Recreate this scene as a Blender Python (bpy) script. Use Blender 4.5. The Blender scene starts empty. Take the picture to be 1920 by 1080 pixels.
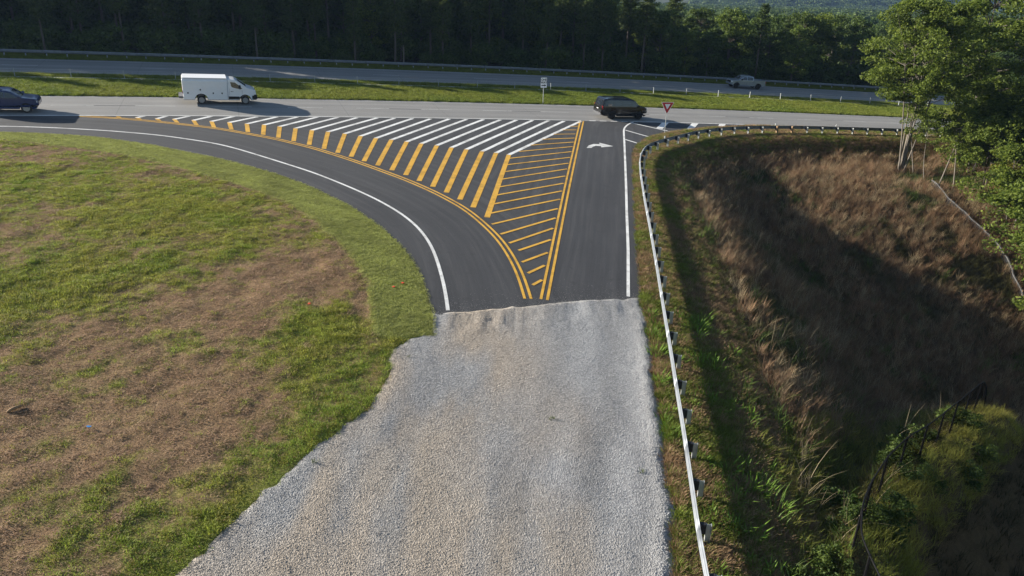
import bpy, bmesh, math, random
import numpy as np
from mathutils import Matrix, Vector
from mathutils.geometry import delaunay_2d_cdt
random.seed(7); rng=np.random.default_rng(11)
SC=bpy.context.scene; COL=SC.collection

# ------------------------------------------------------------------ camera, sky, sun, exposure
PITCH,ROLL=math.radians(22),math.radians(1.6)
fw=Vector((0,math.cos(PITCH),-math.sin(PITCH))); u0=Vector((0,math.sin(PITCH),math.cos(PITCH))); x0=Vector((1,0,0))
rt=x0*math.cos(ROLL)+u0*math.sin(ROLL); up=u0*math.cos(ROLL)-x0*math.sin(ROLL)
cam=bpy.data.cameras.new('camera'); cam.sensor_width=36; cam.lens=25.594; cam.clip_start=.1; cam.clip_end=9000
camo=bpy.data.objects.new('camera',cam); COL.objects.link(camo)
camo.matrix_world=Matrix(((rt.x,up.x,-fw.x,0),(rt.y,up.y,-fw.y,0),(rt.z,up.z,-fw.z,0),(0,0,0,1)))
SC.camera=camo
SUN_EL,SUN_AZ=math.radians(20),math.radians(167)      # direction towards the sun, anticlockwise from +X
ts=Vector((math.cos(SUN_AZ)*math.cos(SUN_EL),math.sin(SUN_AZ)*math.cos(SUN_EL),math.sin(SUN_EL)))
W=bpy.data.worlds.new('World'); SC.world=W; W.use_nodes=True
nt=W.node_tree; bg=nt.nodes['Background']; sky=nt.nodes.new('ShaderNodeTexSky'); sky.sky_type='NISHITA'; sky.sun_disc=False
sky.sun_elevation=SUN_EL; sky.sun_rotation=math.atan2(ts.x,ts.y); sky.air_density=1.0; sky.dust_density=.6; sky.ozone_density=1.2
nt.links.new(sky.outputs[0],bg.inputs[0]); bg.inputs[1].default_value=.055
sl=bpy.data.lights.new('sun','SUN'); sl.energy=5.0; sl.angle=math.radians(.5); sl.color=(1,.925,.80)
so=bpy.data.objects.new('sun',sl); COL.objects.link(so); so.rotation_euler=(-ts).to_track_quat('-Z','Y').to_euler(); so.location=ts*300
SC.view_settings.view_transform='Standard'; SC.view_settings.look='None'; SC.view_settings.exposure=1.34; SC.view_settings.gamma=1
SC.cycles.max_bounces=6; SC.cycles.transparent_max_bounces=12; SC.cycles.diffuse_bounces=3; SC.cycles.volume_bounces=0

# ------------------------------------------------------------------ ground shape
RAIL=np.array([(5.3,9.0),(5.42,12.5),(5.55,14.87),(5.73,17.29),(5.97,19.57),(6.26,22.33),(6.51,25.01),(6.79,27.8),(7.08,30.88),(7.57,35.9),(8.16,42.11),(8.53,46.31),(9.19,52.76),(9.62,56.16),(10.04,58.26),(10.63,60.4),(11.27,61.87),(12.06,63.09),(12.93,64.2),(13.93,65.4),(16.1,68.0),(17.34,69.3),(18.54,70.4),(19.69,71.3),(21.19,72.3),(22.71,73.2),(24.29,74.0),(25.93,74.75),(27.86,75.5),(30.78,76.5),(34.0,77.5),(36.34,78.2),(39.41,79.1),(43.88,80.3),(48.24,81.4),(56,83.3),(66,85.6)])
BERM=np.array([(9.9,12),(10.2,15.5),(10.45,17.28),(11.1,18.61),(11.97,19.92),(13.4,21.69),(15.07,23.39),(16.24,24.41),(17.55,25.69),(18.98,27.1),(20.8,28.9),(22.7,30.8),(25,33.2)])
O=np.array([6.9,72.5]);T=np.array([.934,.357]);N=np.array([-.357,.934])
def cs(s):
    a=np.clip(s,-80,60); return .5-.001*(a+22)**2-.164*np.maximum(s-60,0)-.116*np.maximum(-80-s,0)
def sq(x,y):
    dx=x-O[0];dy=y-O[1];s=dx*T[0]+dy*T[1];d=dx*N[0]+dy*N[1];return s,d-cs(s)
def xy(s,q):
    d=q+cs(s);return O[0]+s*T[0]+d*N[0],O[1]+s*T[1]+d*N[1]
def soft(s,L=70.,k=60.):
    a=np.abs(s);return np.sign(s)*np.where(a<L,a,L+k*(1-np.exp(-(np.maximum(a,L)-L)/k)))
def Gn(x,y):
    s,q=sq(x,y);qa=np.maximum(-q,0);qa=np.where(qa<55,.0634*qa+.00058*qa*qa,5.24+7.6*(1-np.exp(-(np.maximum(qa,55)-55)/60)))
    qp=np.maximum(q,0);qp=np.where(qp<30,.0634*qp,1.902+1.585*(1-np.exp(-(np.maximum(qp,30)-30)/25)))
    return -11.4-.04*soft(s)+.0634*cs(np.clip(s,-80,60))+qp-qa
def pdist(x,y,P):
    d=np.full(np.shape(x),1e9)
    for a,b in zip(P[:-1],P[1:]):
        e=b-a;t=np.clip(((x-a[0])*e[0]+(y-a[1])*e[1])/(e@e),0,1)
        d=np.minimum(d,np.hypot(x-a[0]-t*e[0],y-a[1]-t*e[1]))
    return d
def inpoly(x,y,P):
    r=np.zeros(np.shape(x),bool)
    for a,b in zip(P,np.roll(P,-1,0)):
        c=(a[1]>y)!=(b[1]>y)
        with np.errstate(divide='ignore',invalid='ignore'): r^=c&(x<(b[0]-a[0])*(y-a[1])/(b[1]-a[1])+a[0])
    return r
def sm(t): t=np.clip(t,0,1);return t*t*(3-2*t)
RP=np.vstack([RAIL,[(150,105),(150,-10),(5.2,-10)]]);BP=np.vstack([BERM,[(60,50),(60,-10),(10,-10)]])
def G(x,y):
    x=np.asarray(x,float);y=np.asarray(y,float);g=Gn(x,y)
    rd=np.where(inpoly(x,y,RP),pdist(x,y,RAIL),0)
    D=np.interp(y,[15,22,30,40,50,58,66,76],[3.8,5.4,6.4,6.3,5.2,3.3,1.9,1.6])
    g=g-D*sm((rd-1.3)/(2.6*D))*(1-.6*sm((x-38.5)/12))
    g=g-np.where(rd>0,np.interp(y,[18,30,40,50,58,64],[.16,.2,.2,.13,.05,0])*np.clip(x-14-.12*(y-20),0,22)*sm((rd-3)/8),0)
    bd=pdist(x,y,BERM);cr=-16.0-np.clip(y-18,0,20)*.10-np.clip(y-23,0,12)*.10;f=1-sm((y-30)/8)
    rt=inpoly(x,y,BP)
    left=np.maximum(g,cr-.38*bd)
    right=cr-np.minimum(.2*np.minimum(bd,.9)+1.25*np.maximum(bd-.9,0),13)
    b=np.where(rt,right,left)
    return np.where(rd>0,g+(b-g)*np.where(rt,f,f),g)
LEDGE=[(-36.79,52.03),(-33.51,52.85),(-29.95,53.35),(-26.11,53.42),(-21.94,52.65),(-20.12,51.85),(-16.08,49.44),(-13.38,47.78),(-10.72,45.7),(-8.68,43.93),(-6.9,42.01),(-5.55,40.05),(-4.5,37.67),(-3.91,35.52),(-3.49,33.71),(-3.13,31.93),(-2.89,30.34)]
ASPHL=[(-35.89,50.62),(-33.47,51.18),(-29.98,51.58),(-25.93,50.92),(-21.67,49.55),(-18.97,48.59),(-15.79,46.99),(-13.03,45.1),(-10.93,43.27),(-9.09,41.41),(-7.58,39.44),(-6.12,37.31),(-4.93,34.85),(-4.2,32.56),(-3.73,30.68),(-3.52,29.82)]
ASPHB=[(-3.51,29.79),(-2.08,30.3),(-0.46,30.83),(1.03,31.39),(2.49,32.12),(4.26,32.7),(5.8,33.13),(6.45,33.39)]
ASPHR=[(6.45,33.37),(6.75,35.97),(7.1,39.17),(7.77,44.83),(8.8,52.9),(9.88,61.1),(10.6,64.06),(11.78,66.76),(13.1,68.81),(15.02,70.94),(16.9,72.51),(19.53,74.67),(24.01,77.02)]
REDGE=[(5.8,33.52),(6.6,39.66),(7.3,45.67),(8.0,51.39),(9.4,63.16),(10.15,69.57),(10.39,70.81),(10.96,72.56),(11.69,74.0)]
GS=[(11.33,73.51),(14.85,70.88),(10.3,69.74),(12.23,67.77),(9.79,65.81),(10.76,64.79)]
WIDE=[(15.15,75.13),(13.92,71.78),(18.48,76.32),(17.04,72.57),(21.58,77.36),(20.9,75.36)]
DOTTED=[(7.14,72.54),(7.78,72.76),(8.21,72.9),(8.88,73.11),(9.32,73.25),(9.99,73.45),(10.43,73.59),(11.1,73.8)]
YCURVE=[(-33.78,56.85),(-30.92,57.25),(-28.35,57.25),(-25.7,57.1),(-23.0,56.79),(-21.73,56.38),(-18.34,55.33),(-14.89,53.66),(-11.46,51.36),(-9.27,49.68),(-7.2,48.05),(-5.2,46.16),(-3.3,43.97),(-2.28,42.32),(-1.42,40.63),(-0.83,39.31),(-0.35,37.91),(0.16,36.0),(0.5,34.28),(0.78,32.25)]
YRIGHT=[(1.56,32.32),(3.53,48.86),(6.37,72.16)]
WT=[(-31.48,58.13),(-29.82,58.87),(-28.34,59.53),(-26.78,60.11),(-25.25,60.74),(-23.64,61.38),(-21.92,61.92),(-20.44,62.57),(-18.91,63.13),(-17.38,63.8),(-15.74,64.41),(-14.17,64.98),(-12.52,65.59),(-11.06,66.1),(-9.53,66.65),(-7.96,67.17),(-6.32,67.81),(-4.76,68.36),(-3.23,68.91),(-1.65,69.47),(-0.14,69.99),(1.39,70.53),(2.94,71.07),(4.45,71.47),(6.1,72.05)]
KN=[(-31.51,57.77),(-30.1,57.91),(-28.64,58.13),(-27.42,58.46),(-25.98,58.67),(-24.62,58.84),(-23.26,59.01),(-21.89,59.08),(-20.56,59.24),(-19.28,59.17),(-17.97,59.03),(-16.62,58.9),(-15.32,58.85),(-13.95,58.74),(-12.62,58.43),(-11.35,58.2),(-10.11,58.14),(-8.87,57.99),(-7.69,57.82),(-6.44,57.69),(-5.26,57.45),(-4.07,57.3),(-2.82,57.14),(-1.72,57.08),(-0.71,56.87)]
YB=[(-31.14,57.36),(-29.56,57.43),(-28.09,57.46),(-26.68,57.37),(-25.1,57.15),(-23.66,56.89),(-22.26,56.72),(-20.87,56.36),(-19.59,55.97),(-18.3,55.52),(-16.97,54.93),(-15.64,54.28),(-14.37,53.57),(-13.2,52.84),(-12.08,52.14),(-10.99,51.31),(-9.9,50.59),(-8.77,49.78),(-7.69,48.99),(-6.65,47.98),(-5.63,47.03),(-4.64,46.11),(-3.68,45.01),(-2.76,43.78),(-1.82,42.26)]
BL=[(5.68,70.76),(4.9,69.14),(4.11,67.31),(3.24,65.21),(2.17,62.91),(1.16,60.49),(0.18,58.08),(-0.59,55.75),(-0.75,53.92),(-0.91,52.04),(-1.05,50.16),(-1.19,48.37),(-1.35,46.59),(-1.46,44.81),(-1.64,43.04),(-1.37,41.32),(-0.81,39.9),(-0.29,38.71),(0.24,37.81),(0.42,36.3),(0.74,35.0),(0.97,33.68)]
BR=[(6.04,70.98),(5.84,69.53),(5.59,67.9),(5.35,66.19),(5.16,64.54),(5.0,63.02),(4.8,61.38),(4.59,59.65),(4.36,57.8),(4.13,56.03),(3.93,54.4),(3.69,52.52),(3.46,50.69),(3.27,48.93),(3.05,47.14),(2.81,45.23),(2.59,43.49),(2.37,41.71),(2.17,39.9),(1.93,37.99),(1.71,36.26),(1.52,34.47)]
ARROW=[(5.96,61.36),(6.22,62.3),(6.68,62.96),(7.23,63.1),(7.25,63.61),(8.39,62.82),(7.26,62.01),(7.29,62.44),(6.84,62.4),(6.54,61.99),(6.4,61.52)]
GRAVL=[(-3.3,28.13),(-4.62,27.61),(-4.75,26.78),(-4.8,25.69),(-4.76,24.36),(-4.94,23.01),(-5.62,21.81),(-6.08,20.87),(-6.48,20.0),(-7.03,18.91),(-7.5,17.8),(-7.9,16.69),(-8.3,15.77),(-8.56,14.84),(-8.99,13.81)]
GRAVR=[(6.45,33.37),(6.37,30.82),(6.17,28.46),(6.04,26.79),(5.82,24.55),(5.63,22.3),(5.47,20.36),(5.33,18.88),(5.11,17.55),(4.79,15.97),(4.56,14.91)]
SODI=[(-34.72,48.8),(-30.32,48.55),(-25.82,47.81),(-22.17,46.48),(-17.96,44.35),(-15.45,43.2),(-13.38,41.64),(-11.21,39.31),(-8.46,35.26),(-6.85,32.09),(-6.14,29.34),(-5.78,27.23),(-4.66,27.74),(-3.3,28.13)]
# ------------------------------------------------------------------ helpers
def hsh(i,j,k): 
    n=(i*374761393+j*668265263+k*2147483647)&0xffffffff; n=((n^(n>>13))*1274126177)&0xffffffff; return ((n^(n>>16))&0xffff)/65535.
def vnoise(x,y,k=0):
    x=np.asarray(x,float);y=np.asarray(y,float);i=np.floor(x).astype(np.int64);j=np.floor(y).astype(np.int64);f=x-i;g=y-j;f=f*f*(3-2*f);g=g*g*(3-2*g)
    return (hsh(i,j,k)*(1-f)+hsh(i+1,j,k)*f)*(1-g)+(hsh(i,j+1,k)*(1-f)+hsh(i+1,j+1,k)*f)*g
def fbm(x,y,k=0,o=4):
    a=0;w=.5;t=0
    for n in range(o): a=a+w*vnoise(x*2**n,y*2**n,k+n);t+=w;w*=.5
    return a/t
def mesh(name,V,F,mats,smooth=False,uv=None,mi=None):
    me=bpy.data.meshes.new(name); me.from_pydata([tuple(v) for v in np.asarray(V,float).tolist()],[],[tuple(int(i) for i in f) for f in F])
    for m in (mats if isinstance(mats,(list,tuple)) else [mats]): me.materials.append(m)
    if smooth: me.polygons.foreach_set('use_smooth',np.ones(len(me.polygons),bool))
    if mi is not None: me.polygons.foreach_set('material_index',np.asarray(mi,np.int32))
    if uv is not None:
        l=me.uv_layers.new(name='UVMap'); li=np.empty(len(me.loops),np.int32); me.loops.foreach_get('vertex_index',li)
        l.data.foreach_set('uv',np.asarray(uv,np.float32)[li].ravel())
    me.update(); return me
def link(name,me,parent=None,label=None,cat=None,group=None,kind=None,M=None):
    o=bpy.data.objects.new(name,me); COL.objects.link(o)
    if parent is not None: o.parent=parent
    if M is not None: o.matrix_local=M if isinstance(M,Matrix) else Matrix.Translation(M)
    if label: o['label']=label
    if cat: o['category']=cat
    if group: o['group']=group
    if kind: o['kind']=kind
    return o
def obj(name,V,F,mats,parent=None,**k):
    mk={a:k.pop(a) for a in ('smooth','uv','mi') if a in k}
    return link(name,mesh(name,V,F,mats,**mk),parent,**k)
class MB:
    """collects shapes into one mesh"""
    def __init__(s): s.V=[];s.F=[]
    def add(s,V,F):
        n=len(s.V); s.V+= [tuple(v) for v in V]; s.F+=[tuple(i+n for i in f) for f in F]; return s
    def box(s,a,b,bev=0.):
        (x0,y0,z0),(x1,y1,z1)=a,b
        if bev<=0:
            return s.add([(x0,y0,z0),(x1,y0,z0),(x1,y1,z0),(x0,y1,z0),(x0,y0,z1),(x1,y0,z1),(x1,y1,z1),(x0,y1,z1)],[(0,3,2,1),(4,5,6,7),(0,1,5,4),(1,2,6,5),(2,3,7,6),(3,0,4,7)])
        bm=bmesh.new(); bmesh.ops.create_cube(bm,size=1)
        for v in bm.verts: v.co=((x0+x1)/2+v.co.x*(x1-x0),(y0+y1)/2+v.co.y*(y1-y0),(z0+z1)/2+v.co.z*(z1-z0))
        bmesh.ops.bevel(bm,geom=bm.edges[:],offset=bev,segments=2,affect='EDGES'); bm.verts.index_update()
        s.add([v.co[:] for v in bm.verts],[[v.index for v in f.verts] for f in bm.faces]); bm.free(); return s
    def tube(s,P,R,n=6,cap=True):
        P=[Vector(p) for p in P]; R=[R]*len(P) if np.isscalar(R) else R; V=[];F=[]
        for i,p in enumerate(P):
            d=(P[min(i+1,len(P)-1)]-P[max(i-1,0)]).normalized(); a=d.cross(Vector((0,0,1)) if abs(d.z)<.9 else Vector((1,0,0))).normalized(); b=d.cross(a)
            for k in range(n):
                t=2*math.pi*k/n; V.append(p+(a*math.cos(t)+b*math.sin(t))*R[i])
        for i in range(len(P)-1):
            for k in range(n): F.append((i*n+k,i*n+(k+1)%n,(i+1)*n+(k+1)%n,(i+1)*n+k))
        if cap: F.append(tuple(range(n))[::-1]); F.append(tuple((len(P)-1)*n+k for k in range(n)))
        return s.add(V,F)
    def lathe(s,prof,n=24,c=(0,0,0)):
        # revolve (r,y) round the y axis
        V=[];F=[];m=len(prof)
        for k in range(n):
            t=2*math.pi*k/n
            for r,y in prof: V.append((c[0]+r*math.cos(t),c[1]+y,c[2]+r*math.sin(t)))
        for k in range(n):
            for j in range(m-1): F.append((k*m+j,k*m+j+1,((k+1)%n)*m+j+1,((k+1)%n)*m+j))
        return s.add(V,F)
    def prism(s,poly,a,b,ax):
        n=len(poly)
        def P(p,t): return {0:(t,p[0],p[1]),1:(p[0],t,p[1]),2:(p[0],p[1],t)}[ax]
        return s.add([P(p,a) for p in poly]+[P(p,b) for p in poly],[tuple(range(n)),tuple(range(2*n-1,n-1,-1))]+[(i,n+i,n+(i+1)%n,(i+1)%n) for i in range(n)])
    def build(s,name,mats,parent=None,smooth=False,sharp=None,**k):
        me=mesh(name,s.V,s.F,mats,smooth)
        bm=bmesh.new(); bm.from_mesh(me); bmesh.ops.recalc_face_normals(bm,faces=bm.faces[:]); bm.to_mesh(me); bm.free()
        if sharp: me.set_sharp_from_angle(angle=math.radians(sharp))
        return link(name,me,parent,**k)
def resample(P,step,closed=False):
    P=np.asarray(P,float); P=np.vstack([P,P[:1]]) if closed else P
    d=np.r_[0,np.cumsum(np.linalg.norm(np.diff(P,axis=0),axis=1))]; n=max(2,int(round(d[-1]/step))+1); t=np.linspace(0,d[-1],n)
    Q=np.stack([np.interp(t,d,P[:,i]) for i in range(P.shape[1])],1); return Q[:-1] if closed else Q
def smooth_line(P,step=.5,it=3):
    Q=resample(P,step)
    for _ in range(it): R=Q.copy();R[1:-1]=.25*Q[:-2]+.5*Q[1:-1]+.25*Q[2:];Q=R
    return Q
def cdt(poly,inner):
    P=[Vector(p) for p in np.vstack([poly,inner]).tolist()] if len(inner) else [Vector(p) for p in np.asarray(poly).tolist()]; n=len(poly)
    v,e,f,*_=delaunay_2d_cdt(P,[(i,(i+1)%n) for i in range(n)],[],0,1e-5)
    V=np.array([tuple(a) for a in v]); F=np.array([t for t in f if len(t)==3]); c=V[F].mean(1); k=inpoly(c[:,0],c[:,1],np.asarray(poly)); F=F[k]
    a,b,d=V[F[:,0]],V[F[:,1]],V[F[:,2]]; sg=(b[:,0]-a[:,0])*(d[:,1]-a[:,1])-(b[:,1]-a[:,1])*(d[:,0]-a[:,0])
    F[sg<0]=F[sg<0][:,::-1]; return V,F[np.abs(sg)>1e-9]
def sheet(name,poly,dz,mat,step=1.,parent=None,skirt=.12,zf=None,uvf=None,**k):
    poly=np.asarray(poly,float); x0,y0=poly.min(0);x1,y1=poly.max(0)
    gx,gy=np.meshgrid(np.arange(x0,x1,step),np.arange(y0,y1,step)); gx=gx.ravel()+(rng.random(gx.size)-.5)*.2*step;gy=gy.ravel()+(rng.random(gy.size)-.5)*.2*step
    m=inpoly(gx,gy,poly)&(pdist(gx,gy,np.vstack([poly,poly[:1]]))>.4*step)
    V,F=cdt(poly,np.stack([gx[m],gy[m]],1)); z=G(V[:,0],V[:,1])+dz
    if zf is not None: z=z+zf(V[:,0],V[:,1])
    s,q=sq(V[:,0],V[:,1]); uv=np.stack([s,q],1) if uvf is None else uvf(V); V3=np.c_[V,z]; F=F.tolist()
    if skirt:
        E={}
        for t in F:
            for a,b in ((t[0],t[1]),(t[1],t[2]),(t[2],t[0])): E[(a,b)]=1
        B=[e for e in E if (e[1],e[0]) not in E]; n=len(V3); lo={}
        ex=[]
        for a,b in B:
            for c in (a,b):
                if c not in lo: lo[c]=n+len(ex);ex.append((V3[c][0],V3[c][1],V3[c][2]-skirt))
            F.append((b,a,lo[a],lo[b]))
        V3=np.vstack([V3,ex]); uv=np.vstack([uv,[uv[c] for c in lo]])
    return obj(name,V3,F,mat,parent,uv=uv,**k)
def strip(name,P,w,dz,mat,parent,step=.5,thick=0):
    P=resample(P,step); d=np.gradient(P,axis=0); d/=np.linalg.norm(d,axis=1)[:,None]; n=np.stack([-d[:,1],d[:,0]],1)*(w/2)
    A=np.vstack([P+n,P-n]); z=G(A[:,0],A[:,1])+dz; m=len(P); return obj(name,np.c_[A,z],[(i+m,i+m+1,i+1,i) for i in range(m-1)],mat,parent)
def quad(name,a,b,c,d,dz,m,parent,step=.6):
    # ruled four-sided patch a-b (one long side) to d-c (the other)
    a,b,c,d=[np.array(p,float) for p in (a,b,c,d)]; n=max(2,int(np.linalg.norm(b-a)/step)+1); t=np.linspace(0,1,n)[:,None]; A=np.vstack([a+(b-a)*t,d+(c-d)*t]); F=[(i,n+i,n+i+1,i+1) for i in range(n-1)]
    e1=b-a;e2=d-a
    if e1[0]*e2[1]-e1[1]*e2[0]>0: F=[f[::-1] for f in F]
    return obj(name,np.c_[A,G(A[:,0],A[:,1])+dz],F,m,parent)
def patch(name,poly,dz,mat,parent):
    poly=np.asarray(poly,float); V,F=cdt(poly,[]); return obj(name,np.c_[V,G(V[:,0],V[:,1])+dz],F,mat,parent)

# ------------------------------------------------------------------ materials
MATS={}
def mat(name,col=(.5,.5,.5),rough=.7,metal=0.,spec=.5,var=0.,vs=8.,bump=0.,bs=40.,coat=0.,trans=0.,emit=None):
    if name in MATS: return MATS[name]
    m=bpy.data.materials.new(name); m.use_nodes=True; MATS[name]=m; t=m.node_tree; b=t.nodes['Principled BSDF']
    b.inputs['Base Color'].default_value=(*col,1); b.inputs['Roughness'].default_value=rough; b.inputs['Metallic'].default_value=metal; b.inputs['Specular IOR Level'].default_value=spec; b.inputs['Coat Weight'].default_value=coat
    if trans: b.inputs['Transmission Weight'].default_value=trans
    tc=t.nodes.new('ShaderNodeTexCoord')
    if var:
        n=nz(t,vs,tc.outputs['Object'],3); r=t.nodes.new('ShaderNodeMapRange'); r.inputs[3].default_value=1-var; r.inputs[4].default_value=1+var
        h=t.nodes.new('ShaderNodeVectorMath'); h.operation='SCALE'; h.inputs[0].default_value=col; t.links.new(n.outputs[0],r.inputs[0]); t.links.new(r.outputs[0],h.inputs['Scale']); t.links.new(h.outputs[0],b.inputs['Base Color'])
    if bump:
        n=nz(t,bs,tc.outputs['Object'],3); u=t.nodes.new('ShaderNodeBump'); u.inputs['Strength'].default_value=bump; u.inputs['Distance'].default_value=.02; t.links.new(n.outputs[0],u.inputs['Height']); t.links.new(u.outputs[0],b.inputs['Normal'])
    return m
def nz(t,scale,vec=None,det=4,rough=.55):
    n=t.nodes.new('ShaderNodeTexNoise'); n.inputs['Scale'].default_value=scale; n.inputs['Detail'].default_value=det; n.inputs['Roughness'].default_value=rough
    if vec is not None: t.links.new(vec,n.inputs['Vector'])
    return n
def ramp(t,src,stops):
    r=t.nodes.new('ShaderNodeValToRGB'); e=r.color_ramp.elements
    while len(e)<len(stops): e.new(.5)
    for el,(p,c) in zip(e,stops): el.position=p; el.color=(*c,1) if len(c)==3 else c
    t.links.new(src,r.inputs[0]); return r.outputs[0]
def mixc(t,f,a,b,mode='MIX'):
    m=t.nodes.new('ShaderNodeMix'); m.data_type='RGBA'; m.blend_type=mode
    for s,v in ((0,f),(6,a),(7,b)):
        if isinstance(v,(int,float)): m.inputs[s].default_value=v
        elif isinstance(v,tuple): m.inputs[s].default_value=(*v,1)
        else: t.links.new(v,m.inputs[s])
    return m.outputs[2]
def mth(t,op,a,b=0.):
    m=t.nodes.new('ShaderNodeMath'); m.operation=op
    for i,v in enumerate((a,b)):
        if isinstance(v,(int,float)): m.inputs[i].default_value=v
        else: t.links.new(v,m.inputs[i])
    return m.outputs[0]
def newmat(name):
    m=bpy.data.materials.new(name); m.use_nodes=True; MATS[name]=m; t=m.node_tree; return m,t,t.nodes['Principled BSDF']
def bump(t,b,h,s,d):
    u=t.nodes.new('ShaderNodeBump'); u.inputs['Strength'].default_value=s; u.inputs['Distance'].default_value=d; t.links.new(h,u.inputs['Height']); t.links.new(u.outputs[0],b.inputs['Normal'])
def vmap(t,scale,src='UV'):
    tc=t.nodes.new('ShaderNodeTexCoord'); mp=t.nodes.new('ShaderNodeMapping'); mp.inputs['Scale'].default_value=scale; t.links.new(tc.outputs[src],mp.inputs[0]); return mp.outputs[0]
def sepuv(t):
    tc=t.nodes.new('ShaderNodeTexCoord'); s=t.nodes.new('ShaderNodeSeparateXYZ'); t.links.new(tc.outputs['UV'],s.inputs[0]); return s.outputs[0],s.outputs[1]
def attr(t,name,typ='GEOMETRY'):
    a=t.nodes.new('ShaderNodeAttribute'); a.attribute_name=name; a.attribute_type=typ; return a
def mat_asphalt():
    m,t,b=newmat('fresh_asphalt'); n1=nz(t,.25,vmap(t,(1,1,1),'Object'),4); n2=nz(t,60,vmap(t,(1,1,1),'Object'),2); n3=nz(t,1.,vmap(t,(.10,2.2,1)),5,.65)
    c=ramp(t,n1.outputs[0],[(.3,(.018,.0195,.026)),(.7,(.060,.062,.069))]); c=mixc(t,.78,c,ramp(t,n3.outputs[0],[(.30,(.013,.0145,.020)),(.5,(.033,.034,.039)),(.70,(.072,.072,.075))])); c=mixc(t,.25,c,ramp(t,n2.outputs[0],[(.35,(.012,.012,.013)),(.7,(.11,.108,.105))]))
    n4=nz(t,1.4,vmap(t,(1,1,1),'Object'),6,.7); c=mixc(t,ramp(t,n4.outputs[0],[(.58,(0,0,0)),(.72,(.55,.55,.55))]),c,(.016,.016,.019)); t.links.new(c,b.inputs['Base Color']); b.inputs['Roughness'].default_value=.82; bump(t,b,n2.outputs[0],.35,.01); return m
def mat_highway(dark=1.):
    m,t,b=newmat('worn_highway_concrete'); u,v=sepuv(t)
    n1=nz(t,1.,vmap(t,(.035,.9,1)),4); n2=nz(t,45,vmap(t,(1,1,1),'Object'),2); n3=nz(t,.3,vmap(t,(1,1,1),'Object'),5)
    c=ramp(t,n3.outputs[0],[(.3,(.205,.20,.19)),(.7,(.27,.262,.25))]); c=mixc(t,.45,c,ramp(t,n1.outputs[0],[(.35,(.15,.147,.143)),(.65,(.30,.29,.278))]))
    # two worn wheel paths in each 3.7 m lane, and the oil stripe between them
    w=mth(t,'ABSOLUTE',mth(t,'SINE',mth(t,'MULTIPLY',v,math.pi/1.85))); w=mth(t,'POWER',w,2.5); c=mixc(t,mth(t,'MULTIPLY',w,.28),c,(.125,.122,.12))
    # transverse joints every 6 m
    j=mth(t,'LESS_THAN',mth(t,'ABSOLUTE',mth(t,'SUBTRACT',mth(t,'FRACT',mth(t,'DIVIDE',u,9.15)),.5)),.003); c=mixc(t,mth(t,'MULTIPLY',j,.5),c,(.07,.07,.07))
    c=mixc(t,.2,c,ramp(t,n2.outputs[0],[(.35,(.06,.06,.06)),(.7,(.45,.44,.42))]))
    t.links.new(c,b.inputs['Base Color']); b.inputs['Roughness'].default_value=.75; bump(t,b,n2.outputs[0],.25,.006); return m
def mat_paint(name,col,wear=.14):
    m,t,b=newmat(name); n1=nz(t,7,vmap(t,(1,1,1),'Object'),5,.7); n2=nz(t,70,vmap(t,(1,1,1),'Object'),2)
    c=mixc(t,ramp(t,n1.outputs[0],[(.54,(0,0,0)),(.72,(wear*4,)*3)]),col,(.07,.07,.068)); c=mixc(t,.18,c,ramp(t,n2.outputs[0],[(.3,tuple(x*.55 for x in col)),(.7,tuple(min(1,x*1.12) for x in col))]))
    n3=nz(t,.9,vmap(t,(1,1,1),'Object'),5,.7); c=mixc(t,1.,c,ramp(t,n3.outputs[0],[(.34,(.66,.65,.64)),(.55,(1,1,1))]),'MULTIPLY'); t.links.new(c,b.inputs['Base Color']); b.inputs['Roughness'].default_value=.6; return m
def mat_ground():
    m,t,b=newmat('grassy_soil'); a=attr(t,'cover'); n1=nz(t,2.2,vmap(t,(1,1,1),'Object'),6,.65); n2=nz(t,16,vmap(t,(1,1,1),'Object'),5,.7)
    f=mixc(t,.55,a.outputs['Color'],mixc(t,1.,a.outputs['Color'],ramp(t,n2.outputs[0],[(.3,(.4,.38,.35)),(.52,(1.,1.,.95)),(.75,(1.8,1.75,1.6))]),'MULTIPLY'))
    f=mixc(t,.5,f,mixc(t,1.,f,ramp(t,n1.outputs[0],[(.3,(.5,.5,.45)),(.7,(1.4,1.4,1.3))]),'MULTIPLY'))
    t.links.new(f,b.inputs['Base Color']); b.inputs['Roughness'].default_value=.95; b.inputs['Specular IOR Level'].default_value=.1
    bump(t,b,mth(t,'ADD',n1.outputs[0],mth(t,'MULTIPLY',n2.outputs[0],.6)),.9,.12); return m
def mat_gravel():
    m,t,b=newmat('crushed_stone'); a=attr(t,'cover'); v=t.nodes.new('ShaderNodeTexVoronoi'); v.inputs['Scale'].default_value=22; t.links.new(vmap(t,(1,1,1),'Object'),v.inputs['Vector'])
    n=nz(t,30,vmap(t,(1,1,1),'Object'),5,.7)
    c=mixc(t,1.,a.outputs['Color'],ramp(t,v.outputs['Color'],[(.1,(.68,.68,.68)),(.5,(1,1,1)),(.95,(1.3,1.3,1.3))]),'MULTIPLY'); c=mixc(t,.6,c,mixc(t,1.,c,ramp(t,n.outputs[0],[(.32,(.35,.35,.35)),(.6,(1.2,1.2,1.2))]),'MULTIPLY'))
    t.links.new(c,b.inputs['Base Color']); b.inputs['Roughness'].default_value=.9
    bump(t,b,mth(t,'ADD',v.outputs['Distance'],n.outputs[0]),.8,.04); return m
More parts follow.
